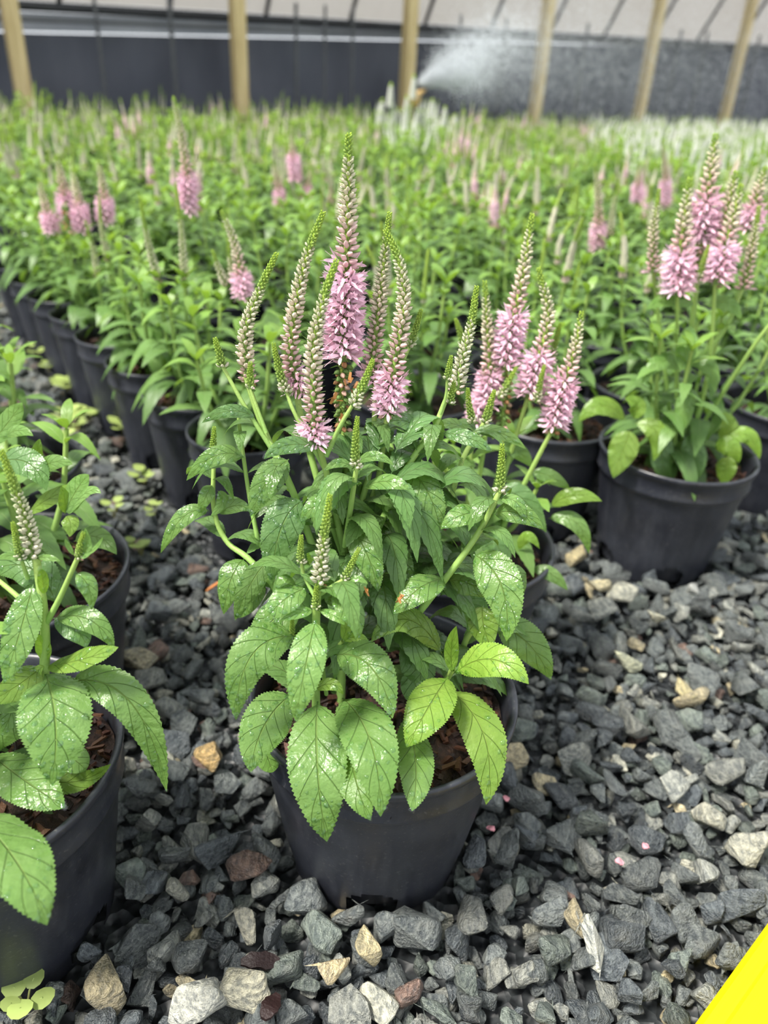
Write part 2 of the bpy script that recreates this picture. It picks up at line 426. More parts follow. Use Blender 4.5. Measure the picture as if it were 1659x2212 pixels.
# ------------------------------------------------------------------ leaves
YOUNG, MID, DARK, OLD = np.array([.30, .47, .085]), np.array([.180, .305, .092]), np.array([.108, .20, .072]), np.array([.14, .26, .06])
def leaf_geo(B, M, T, width, N0, N1, nL=40, nW=6, serr=.10, fold=.10, conv=.10, wav=.0, seed=0, vgrad=True, tint=MID):
    B, M, T = map(lambda q: np.asarray(q, float), (B, M, T))
    C = 2*M - .5*(B+T)
    t = np.linspace(0, 1, nL)
    P = ((1-t)**2)[:, None]*B + (2*t*(1-t))[:, None]*C + (t**2)[:, None]*T
    D = (2*(1-t))[:, None]*(C-B) + (2*t)[:, None]*(T-C); D /= np.linalg.norm(D, axis=1)[:, None]
    N = (1-t)[:, None]*nrm(N0) + t[:, None]*nrm(N1)
    N -= (N*D).sum(1)[:, None]*D; N /= np.linalg.norm(N, axis=1)[:, None]+1e-9
    Sd = np.cross(D, N)
    tt = np.clip((t-.035)/.965, 0, 1)
    prof = tt**.58*(1-tt)**.88; prof /= prof.max(); prof = np.maximum(prof, .035*(t < .3)); prof[-1] = .01
    s = np.linspace(-1, 1, nW+1)
    W = width*.5*prof
    X = np.tile(s, (nL, 1))
    tooth = np.where(np.arange(nL) % 2 == 0, 1.0, -.6)*serr*.55/np.maximum(prof, .3); tooth[:3] = 0; tooth[-2:] = 0
    X[:, 0] *= 1+tooth; X[:, -1] *= 1+tooth
    r = np.random.default_rng(seed)
    ph = r.uniform(0, 6.3, 3)
    rip = wav*np.sin(t[:, None]*17+ph[0]+s[None]*1.3)*np.abs(s[None])**1.5 + wav*.6*np.sin(t[:, None]*29+ph[1]-s[None]*2)*np.abs(s[None])
    off = W[:, None]*(fold*np.abs(s[None])*2 - conv*2*s[None]**2 + rip)
    V = P[:, None] + Sd[:, None]*(X*W[:, None])[..., None] + N[:, None]*off[..., None]
    uv = np.stack([np.tile(s, (nL, 1)), np.tile(t[:, None], (1, nW+1))], -1).reshape(-1, 2)
    tn = np.tile(np.asarray(tint, float), (nL*(nW+1), 1))
    tipy = np.repeat(np.clip(t*1.25-.4, 0, 1), nW+1)[:, None]
    tn = tn*(1-.35*tipy) + .35*tipy*np.array([.17, .34, .035])
    return V.reshape(-1, 3), grid_faces(nL, nW+1), tn, uv

def tocam(p): return nrm(EYE - np.asarray(p))
def drops_on(V, F, N_, seed, n, size):
    """flattened drops sitting on the upper side of a leaf grid"""
    r = np.random.default_rng(seed); m = MB()
    th = np.linspace(0, 2*np.pi, 8, endpoint=False)
    for i in r.choice(len(F), n):
        q = V[F[i]]; a, b = r.uniform(.1, .9, 2)
        p = (q[0]*(1-a)+q[1]*a)*(1-b) + (q[3]*(1-a)+q[2]*a)*b
        nn = np.cross(q[1]-q[0], q[3]-q[0]); ln = np.linalg.norm(nn)
        if ln < 1e-12: continue
        nn /= ln
        if nn@N_ < 0: nn = -nn
        e1 = nrm(np.cross(nn, [.3, .2, .9])); e2 = np.cross(nn, e1)
        s_ = size*r.uniform(.35, 1.0)**2*1.3 + .0003; sx, sy = s_*r.uniform(.8, 1.3), s_*r.uniform(.8, 1.3)
        V2 = [p + nn*.0001 + e1*sx*math.cos(t) + e2*sy*math.sin(t) for t in th] + [p + nn*s_*.32 + .75*(e1*sx*math.cos(t) + e2*sy*math.sin(t)) for t in th] + [p + nn*s_*.55]
        F2 = [(j, (j+1) % 8, 8+(j+1) % 8, 8+j) for j in range(8)]
        F3 = [(8+j, 8+(j+1) % 8, 16, 16) for j in range(8)]
        m.add(V2, F2, (1, 1, 1)); m.f.append(np.array([(a_, b_, c_) for a_, b_, c_, _ in F3]) + m.n - 17)
    return m.mesh('water_drops', M_DROP)

def hero_leaf(parent, org, spec, seed, wet=0):
    """spec: base, mid, tip as (px, py, Y); width in px at mid; tint; fold"""
    (b, m, t, wpx, tint, fold) = spec
    B, Mm, T = at(*b), at(*m), at(*t)
    z = (Mm-EYE)@FWD; width = wpx*z/FPX*1.06
    n0 = nrm(tocam(B)*.8 + UP*.6); n1 = nrm(tocam(T)*1.0 + UP*.15)
    r = np.random.default_rng(seed)
    tw = nrm(np.cross(T-B, tocam(Mm)))*r.uniform(-.28, .28)
    V, F, tn, uv = leaf_geo(B-org, Mm-org, T-org, width, n0+tw, n1+tw, 68, 6, .075, fold, .12, .05, seed, tint=tint)
    mb = MB(); mb.add(V, F, tn, uv)
    o = obj('leaf', mb.mesh('leaf', M_LEAF), parent)
    if wet: obj('water_drops', drops_on(V, F, tocam(Mm), seed, int(wet*1.5), .0010), o, kind='stuff')
    return o

# ------------------------------------------------------------------ flower spikes
def ellipsoid(n=6, rings=4):
    V = []; 
    zs = [0, .12, .45, .8, 1.0]; rs = [.35, .75, 1.0, .62, .08]
    for z, r in zip(zs, rs):
        for j in range(n): V.append((r*math.cos(j/n*6.2832), r*math.sin(j/n*6.2832), z))
    return np.array(V), grid_faces(len(zs), n, True)
BUD_V, BUD_F = ellipsoid()
def sepal():
    V = []; F = []
    for k in range(3):
        a = k/3*6.2832 + .4; c, s = math.cos(a), math.sin(a); i = len(V)
        V += [(.8*c-.28*s, .8*s+.28*c, -.1), (.8*c+.28*s, .8*s-.28*c, -.1), (2.3*c, 2.3*s, .75)]
        F.append((i, i+1, i+2))
    return np.array(V), np.array(F)
SEP_V, SEP_F = sepal()
def floret():
    """four narrow petals flaring from a short tube; two stamens. axis +z, length 1"""
    V = []; F = []
    n = 6
    for z, r in ((0, .10), (.42, .14)):
        for j in range(n): V.append((r*math.cos(j/n*6.2832), r*math.sin(j/n*6.2832), z))
    F += grid_faces(2, n, True).tolist()
    for k in range(4):
        a = k/4*6.2832 + .3; c, s = math.cos(a), math.sin(a); i = len(V)
        for rr, w, z in ((.12, .06, .40), (.34, .13, .68), (.56, .10, .92), (.70, .015, 1.05)):
            V += [(rr*c - w*s, rr*s + w*c, z), (rr*c + w*s, rr*s - w*c, z)]
        for q in range(3): F.append((i+2*q, i+2*q+1, i+2*q+3, i+2*q+2))
    for k in range(2):
        a = k*3.1416 + .9; c, s = math.cos(a), math.sin(a); i = len(V)
        V += [(.05*c, .05*s, .4), (.05*c+.03*s, .05*s-.03*c, .4), (.42*c, .42*s, 1.35), (.42*c+.03*s, .42*s-.03*c, 1.35)]
        F.append((i, i+1, i+3, i+2))
    return np.array(V), F
FLO_V, FLO_F = floret()
def _mesh(name, V, F, mat):
    m = MB(); m.add(V, F); return m.mesh(name, mat)
FLO_F = np.array(FLO_F)
BUD_ME = _mesh('bud', BUD_V, BUD_F, M_SPIKE); FLORET_ME = _mesh('floret', FLO_V, FLO_F, M_SPIKE)
C_TIP, C_GREEN, C_PALE, C_PINKB, C_PINK, C_SEP = np.array([.46, .62, .08]), np.array([.36, .50, .13]), np.array([.88, .82, .66]), np.array([.94, .60, .64]), np.array([.95, .62, .75]), np.array([.16, .27, .07])
C_SPENT, C_BROWN = np.array([.78, .52, .42]), np.array([.42, .22, .10])

def spike_elements(C, rad, st, seed, dens=1.0):
    """C: dense axis points base->tip. st: (spent, open, pink, pale) upper limits in t. Yields (kind, matrix3, pos, tint)."""
    r = np.random.default_rng(seed)
    seglen = np.linalg.norm(np.diff(C, axis=0), axis=1); L = seglen.sum(); cum = np.r_[0, np.cumsum(seglen)]/L
    T, A, B = frames(C)
    out = []; t = 0.0; i = 0
    while t < .995:
        p = np.array([np.interp(t, cum, C[:, k]) for k in range(3)])
        idx = min(len(C)-1, int(t*(len(C)-1))); tg, a_, b_ = T[idx], A[idx], B[idx]
        ang = i*2.39996 + r.normal(0, .12)
        dv = a_*math.cos(ang) + b_*math.sin(ang)
        taper = (1-t)**.62*.80 + .20
        jit = r.normal(0, .02)
        e = t + jit
        if e < st[0]: kind = 'spent'
        elif e < st[1]: kind = 'open'
        elif e < st[2]: kind = 'pink'
        elif e < st[3]: kind = 'pale'
        else: kind = 'green'
        g = 1.0
        if kind == 'open': L_, w_, el, tint = rad*.78, rad*.78, .18, C_PINK*r.uniform(.88, 1.12)
        elif kind == 'pink':
            f = (e-st[1])/max(1e-3, st[2]-st[1]); L_ = rad*(.62-.16*f); w_ = L_*.25; el = .35+.25*f; tint = C_PINKB*(1-f*.55) + (C_PALE*f*.55) + 0
        elif kind == 'pale':
            f = (e-st[2])/max(1e-3, st[3]-st[2]); L_ = rad*(.52-.14*f)*(taper+.25); w_ = L_*.31; el = .55+.2*f; tint = C_PALE*(1-f*.35) + C_GREEN*f*.35 + np.array([.06, -.03, 0])*(1-f)*(st[1] > 0)
        elif kind == 'green':
            f = (e-st[3])/max(1e-3, 1-st[3]); L_ = rad*.36*(taper+.15); w_ = L_*.36; el = .75+.35*f; tint = C_GREEN*(1-f) + C_TIP*f
        else: L_, w_, el, tint = rad*.40, rad*.16, -.1, (C_SPENT if r.random() < .35 else (C_BROWN if r.random() < .25 else C_SEP*1.1))
        tint = np.clip(np.asarray(tint)*r.uniform(.92, 1.08), 0, .95)
        d = nrm(dv*math.cos(el) + tg*math.sin(el) + r.normal(0, .08, 3) - UP*(.28 if kind in ('spent',) else 0))
        e1 = nrm(np.cross(d, tg+.01)); e2 = np.cross(d, e1)
        core = rad*.17*taper + .0004
        M3 = np.stack([e1*w_, e2*w_, d*L_], 1)
        pos = p + dv*core
        out.append((kind, M3, pos, tint, d))
        step = {'open': .048, 'pink': .088, 'pale': .082, 'green': .060, 'spent': .12}[kind]*rad*(taper*.75+.25)/dens
        t += step/L; i += 1
    return out

def build_spike(parent, org, pts, rad, st, seed, indiv=None, dens=1.0, stem=None, fuzz=True):
    """flower_spike (axis) > bud / floret pieces (single up to a budget) or joined stuff"""
    C = spline(np.asarray(pts), 40)
    m = MB(); tube(m, C[::4] - org, [rad*.20, rad*.10], 10, 6, np.array([C_SEP*1.3, C_TIP]))
    ax = obj('flower_spike', m.mesh('flower_spike', M_STEM), parent)
    jb, jf, js = MB(), MB(), MB()
    for kind, M3, pos, tint, d in spike_elements(C, rad, st, seed, dens):
        pos = pos - org
        if kind == 'open':
            if indiv is not None and indiv['floret'] > 0 and d@tocam(pos+org) > -.1:
                indiv['floret'] -= 1; o = obj('floret', FLORET_ME, ax, color=tint)
            else: jf.add(FLO_V@M3.T + pos, FLO_F, tint); o = None
        else:
            big = np.linalg.norm(M3[:, 2]) > .0026
            if indiv is not None and indiv['bud'] > 0 and big and kind != 'spent' and d@tocam(pos+org) > .1:
                indiv['bud'] -= 1; o = obj('bud', BUD_ME, ax, color=tint)
            else: jb.add(BUD_V@M3.T + pos, BUD_F, tint); o = None
        if o is not None:
            o.matrix_basis = Matrix([[*M3[0], pos[0]], [*M3[1], pos[1]], [*M3[2], pos[2]], [0, 0, 0, 1]])
        if fuzz and kind != 'open':
            sc = np.linalg.norm(M3[:, 2]); q = np.stack([nrm(M3[:, 0])*sc*.36, nrm(M3[:, 1])*sc*.36, M3[:, 2]*1.25], 1)
            if kind in ('green', 'pale'): q = q*1.12
            js.add(SEP_V@q.T + pos, SEP_F, C_SEP*(1.0 if kind != 'green' else 1.5))
        elif fuzz: js.add(SEP_V@(M3*.32).T + pos, SEP_F, C_SEP)
    for nm, j in (('buds', jb), ('florets', jf), ('sepals', js)):
        if j.v: obj(nm, j.mesh(nm, M_SPIKE), ax, kind='stuff')
    return ax

def soft_spike_geo(m, base, tip, rad, st, seed, bend=None):
    """cheap bumpy spike for blurred plants, joined into m"""
    r = np.random.default_rng(seed)
    base, tip = np.asarray(base, float), np.asarray(tip, float)
    mid = (base+tip)/2 + (np.zeros(3) if bend is None else bend)
    n, sg = 22, 8
    C = spline([base, mid, tip], n); T, A, B = frames(C)
    V = []; tn = []
    for i in range(n):
        t = i/(n-1)
        rr = rad*((1-t)**.62*.8 + .2)*(.85 if t < st[1] else .62)
        if i == n-1: rr = rad*.06
        c = C_SPENT if t < st[0] else C_PINK if t < st[1] else (C_PINKB*.6+C_PALE*.4) if t < st[2] else C_PALE*.85 if t < st[3] else C_GREEN*(1-(t-st[3])/(1.001-st[3])) + C_TIP*(t-st[3])/(1.001-st[3])
        if st == ST['whitebloom'] and t < .85: c = np.array([.92, .92, .86])
        for j in range(sg):
            k = (i+j) % 2
            a = j/sg*6.2832 + i*.35
            q = rr*(1.18 if k else .72)
            V.append(C[i] + q*(math.cos(a)*A[i] + math.sin(a)*B[i])); tn.append(np.clip((c if k else c*.55+C_SEP*.35)*r.uniform(.9, 1.1), 0, .95))
    m.add(V, grid_faces(n, sg, True), np.array(tn))

# ------------------------------------------------------------------ procedural plant layout
ST = {'green': (0, 0, 0, .12), 'white': (0, 0, .10, .62), 'budpink': (0, .06, .30, .72), 'bloom': (.05, .42, .60, .85), 'whitebloom': (0, 0, 0, .85)}
def plant_layout(seed, nstem=6, h=.16, spread=.065, leaf=.072, spikes=2, kinds=('green', 'white', 'bloom'), slen=.085, front=None, wide=.27):
    r = np.random.default_rng(seed); leaves, stems, sp = [], [], []
    a0 = r.uniform(0, 6.3)
    for s in range(nstem):
        a = a0 + s*6.2832/nstem + r.normal(0, .3); k = r.uniform(.35, 1.0) if s else .1
        b = np.array([math.cos(a)*.012, math.sin(a)*.012, POT_H*.84])
        hh = h*r.uniform(.72, 1.08)*(1.1 if s == 0 else 1)
        tp = np.array([math.cos(a)*spread*k, math.sin(a)*spread*k, POT_H*.84+hh])
        md = (b+tp)/2 + np.array([math.cos(a), math.sin(a), 0])*.012*k
        C = spline([b, md, tp], 30); stems.append((b, md, tp))
        nn = max(4, int(hh/.021)); ph = r.uniform(0, 3)
        for q in range(nn):
            t = (q+.55)/nn; p = C[min(29, int(t*29))]
            ln = leaf*(1.06-.55*t)*r.uniform(.85, 1.12)*(.72 if q == 0 else 1)
            for e in (0, 1):
                az = ph + q*1.5708 + e*3.1416 + r.normal(0, .22)
                dr = np.array([math.cos(az), math.sin(az), 0]); el = .25 + .75*t + r.normal(0, .12)
                M_ = p + dr*ln*.48*math.cos(el*.7) + UP*ln*.30*math.sin(el)
                T_ = p + dr*ln*.90*math.cos(el*.35) + UP*ln*(-.50+.75*t+r.normal(0, .10))
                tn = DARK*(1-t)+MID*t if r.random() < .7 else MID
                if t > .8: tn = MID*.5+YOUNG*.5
                leaves.append((p, M_, T_, ln*wide*r.uniform(.9, 1.15), nrm(UP*.9+dr*.25), nrm(UP*.55+dr*.8), tn*r.uniform(.85, 1.15)))
        for e in range(4):                       # crown of small young leaves
            az = ph + e*1.57 + .7; dr = np.array([math.cos(az), math.sin(az), 0]); ln = leaf*.36*r.uniform(.8, 1.2)
            leaves.append((tp, tp+dr*ln*.35+UP*ln*.42, tp+dr*ln*.75+UP*ln*.55, ln*.30, nrm(UP*.6-dr*.3), nrm(UP*.9-dr*.1), (YOUNG*.6+MID*.4)*r.uniform(.8, 1.05)))
        if s < spikes:
            kd = kinds[int(r.integers(len(kinds)))]; l_ = slen*r.uniform(.75, 1.2)*(.62 if kd == 'green' else 1)
            d = nrm(np.array([math.cos(a), math.sin(a), 0])*k*.25 + UP)
            sp.append((tp, tp+d*l_, .0105 if 'bloom' in kd else (.0078 if kd != 'green' else .0052), ST[kd], np.array([math.cos(a), math.sin(a), 0])*.004*r.normal(), kd))
    return leaves, stems, sp

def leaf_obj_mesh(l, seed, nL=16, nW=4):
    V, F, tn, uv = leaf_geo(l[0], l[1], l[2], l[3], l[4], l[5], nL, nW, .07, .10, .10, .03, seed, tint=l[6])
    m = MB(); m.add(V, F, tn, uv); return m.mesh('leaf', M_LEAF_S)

class Proto:
    """a plant built once: list of (name, mesh, kind) copied for every pot"""
    def __init__(s, seed, full, **k):
        lv, stm, sp = plant_layout(seed, **k); s.parts = []
        if full:
            for i, (a, b, c) in enumerate(stm):
                m = MB(); tube(m, [a, b, c], [.0026, .0017], 9, 6, np.array([C_SEP*1.6, C_GREEN*.9])); s.parts.append(('stem', m.mesh('stem', M_STEM), None))
            for i, l in enumerate(lv): s.parts.append(('leaf', leaf_obj_mesh(l, seed*100+i), None))
        else:
            m = MB()
            for i, l in enumerate(lv):
                V, F, tn, uv = leaf_geo(*l[:6], 6, 2, 0, .10, .10, 0, i, tint=l[6]); m.add(V, F, tn, uv)
            s.parts.append(('foliage', m.mesh('foliage', M_LEAF_F), 'stuff')); s.mb = m
        s.spmb = []
        for i, (b, t, rad, st, bend, kd) in enumerate(sp):
            m = MB(); soft_spike_geo(m, b, t, rad, st, seed*50+i, bend); s.parts.append(('flower_spike', m.mesh('flower_spike', M_SPIKE), None)); s.spmb.append(m)
    def place(s, parent, rz=0.0):
        for nm, me, kd in s.parts:
            o = obj(nm, me, parent, kind=kd)
            if rz: o.rotation_euler[2] = rz

def potted(loc, label, cat='potted plant', group=None, name='potted_speedwell', big=True, tilt=(0, 0), chips=True):
    root = obj(name, None, label=label, cat=cat, group=group, loc=(loc[0], loc[1], 0))
    root.empty_display_size = .02
    p = obj('pot', POT_ME if big else POT_ME_S, root)
    p.rotation_euler[2] = random.choice((0, 1.2566, 2.5133)) + (0 if big else random.random())
    if big or chips:
        obj('soil', SOIL_ME, root)
        if big: obj('bark_chips', random.choice(CHIPS), root, kind='stuff')
    return root

# ------------------------------------------------------------------ the front plant (in focus)
ORG = np.array([.006, .346, 0.0])
plant1 = potted(ORG, 'tall speedwell with pink spikes in the front centre black pot, in sharp focus')
Yb = .33
def S3(*pts): return [at(*p) for p in pts]
budget = {'bud': 300, 'floret': 200}
def stem(parent, org, pts, r0, r1, c0=C_SEP*1.9, c1=C_GREEN*1.0, px=True):
    m = MB(); P = [at(*p) - org for p in pts] if px else [np.asarray(p)-org for p in pts]
    tube(m, P, [r0*.78, r1*.8], 22, 8, np.array([c0, c1])); obj('stem', m.mesh('stem', M_STEM), parent)

# main stem and branches, base -> top
HST = []
B0 = (735, 1560, .350)
for pts, r0, r1 in [
    ([B0, (742, 1250, .365), (748, 1000, .385), (742, 930, .39)], .0038, .0026),
    ([(742, 1200, .366), (690, 1050, .375), (650, 900, .385), (640, 830, .39)], .0028, .002),
    ([(742, 1190, .362), (715, 1060, .365), (690, 965, .365)], .0026, .002),
    ([(745, 1190, .37), (800, 1010, .385), (812, 800, .40)], .0026, .0018),
    ([(748, 1180, .372), (810, 1060, .385), (836, 900, .385)], .0026, .002),
    ([(715, 1300, .35), (640, 1080, .36), (575, 940, .375), (536, 830, .385), (533, 800, .39)], .0028, .0018),
    ([(590, 975, .371), (530, 880, .375), (481, 792, .38)], .0018, .0012),
    ([(575, 935, .372), (540, 840, .378)], .0014, .0012),
    ([(700, 1010, .37), (640, 900, .375), (619, 848, .38)], .0016, .0012),
    ([(705, 985, .362), (735, 920, .36), (761, 876, .36)], .0018, .0013),
    ([(745, 1180, .352), (760, 1080, .345), (770, 1010, .345)], .0022, .0016),
    ([(840, 900, .385), (865, 800, .395), (884, 750, .40)], .0015, .001),
    ([(790, 1290, .355), (880, 1190, .375), (965, 1090, .40), (1000, 990, .415), (1045, 915, .425)], .0027, .0019),
    ([(790, 1200, .36), (880, 1010, .375), (935, 930, .385), (965, 860, .395), (985, 840, .40)], .0027, .0016),
    ([(940, 925, .388), (962, 860, .39), (966, 820, .39)], .0013, .001),
    ([(900, 1330, .345), (985, 1220, .345), (1040, 1140, .35), (1080, 1060, .355)], .0027, .0018),
    ([(640, 1330, .345), (545, 1215, .36), (490, 1170, .37), (462, 1100, .375), (462, 990, .385)], .0026, .0015),
    ([(560, 1180, .365), (540, 1080, .372), (525, 980, .378), (515, 900, .38)], .0018, .0012),
    ([(683, 1560, .315), (682, 1420, .305), (684, 1310, .30), (690, 1262, .30)], .0032, .0024),
    ([(686, 1300, .30), (660, 1250, .305), (650, 1215, .305)], .0014, .001),
    ([(690, 1285, .30), (720, 1265, .298), (742, 1252, .298)], .0015, .0011),
    ([(705, 1500, .32), (700, 1430, .315), (740, 1385, .31)], .0016, .0012),
    ([(940, 1560, .36), (955, 1490, .335), (978, 1445, .318)], .0028, .002),
    ([(960, 1600, .37), (1000, 1400, .36), (1045, 1345, .36)], .0028, .002),
]:
    stem(plant1, ORG, pts, r0, r1); HST.append(pts)

st_tall = (.0, .40, .60, .88)
for pts, rad, st, fl in [
    ([(740, 790, .395), (744, 650, .40), (751, 470, .405), (753, 288, .408)], .0108, (.0, .44, .66, .90), 1),
    ([(742, 930, .39), (738, 860, .392), (738, 785, .394)], .0095, (.9, .9, .9, .95), 0),
    ([(680, 965, .362), (676, 850, .365), (678, 740, .37), (702, 635, .375), (728, 560, .378)], .0090, (.0, .13, .42, .80), 1),
    ([(650, 850, .39), (628, 770, .39), (634, 690, .392), (658, 570, .398), (699, 456, .402)], .0088, (.0, .12, .42, .80), 1),
    ([(836, 905, .385), (856, 766, .39), (873, 655, .395), (862, 564, .40), (832, 495, .404)], .0092, (.0, .24, .50, .84), 1),
    ([(800, 830, .40), (813, 710, .405), (828, 580, .41), (842, 458, .413)], .0082, (.0, .06, .42, .82), 0),
    ([(536, 830, .388), (530, 715, .392), (566, 616, .398), (598, 546, .40)], .0078, (.0, .02, .14, .70), 1),
    ([(481, 794, .38), (473, 762, .38), (464, 730, .38)], .0052, ST['green'], 0),
    ([(619, 850, .38), (603, 800, .382), (591, 741, .383)], .0054, (0, 0, 0, .25), 0),
    ([(761, 878, .36), (785, 830, .362), (806, 776, .363)], .0056, (0, 0, 0, .30), 0),
    ([(769, 1012, .345), (768, 960, .345), (772, 900, .346)], .0052, (0, 0, 0, .15), 0),
    ([(884, 752, .40), (898, 710, .402), (910, 668, .403)], .0050, (0, 0, 0, .20), 0),
    ([(540, 842, .378), (540, 812, .379), (541, 782, .379)], .0048, ST['green'], 0),
    ([(460, 990, .385), (461, 955, .385), (463, 922, .385)], .0045, ST['green'], 0),
    ([(690, 1264, .299), (698, 1175, .303), (713, 1068, .306)], .0068, (0, 0, .0, .52), 1),
    ([(650, 1218, .305), (649, 1190, .306), (651, 1156, .306)], .0040, ST['green'], 0),
    ([(742, 1254, .298), (758, 1222, .299), (776, 1184, .30)], .0040, ST['green'], 0),
    ([(683, 1318, .296), (682, 1292, .297), (684, 1264, .297)], .0042, ST['green'], 0),
    ([(632, 1385, .30), (631, 1358, .30), (632, 1332, .30)], .0034, ST['green'], 0),
    ([(1080, 1065, .355), (1083, 1015, .357), (1085, 960, .358)], .0058, (0, 0, 0, .12), 0),
    ([(1047, 918, .425), (1057, 880, .427), (1068, 843, .428)], .0060, ST['green'], 0),
    ([(1022, 915, .424), (1014, 880, .426), (1010, 838, .427)], .0050, (0, 0, 0, .15), 0),
    ([(985, 850, .40), (1000, 770, .405), (1018, 700, .41), (1030, 618, .413)], .0076, (0, 0, .04, .66), 1),
    ([(966, 822, .39), (970, 795, .39), (975, 768, .39)], .0042, ST['green'], 0),
    ([(972, 872, .392), (976, 850, .392), (981, 824, .392)], .0045, ST['green'], 0),
]:
    P = S3(*pts); sd = int(pts[0][0]*7+pts[0][1])
    build_spike(plant1, ORG, [p for p in P], rad, st, sd, budget if fl else None)

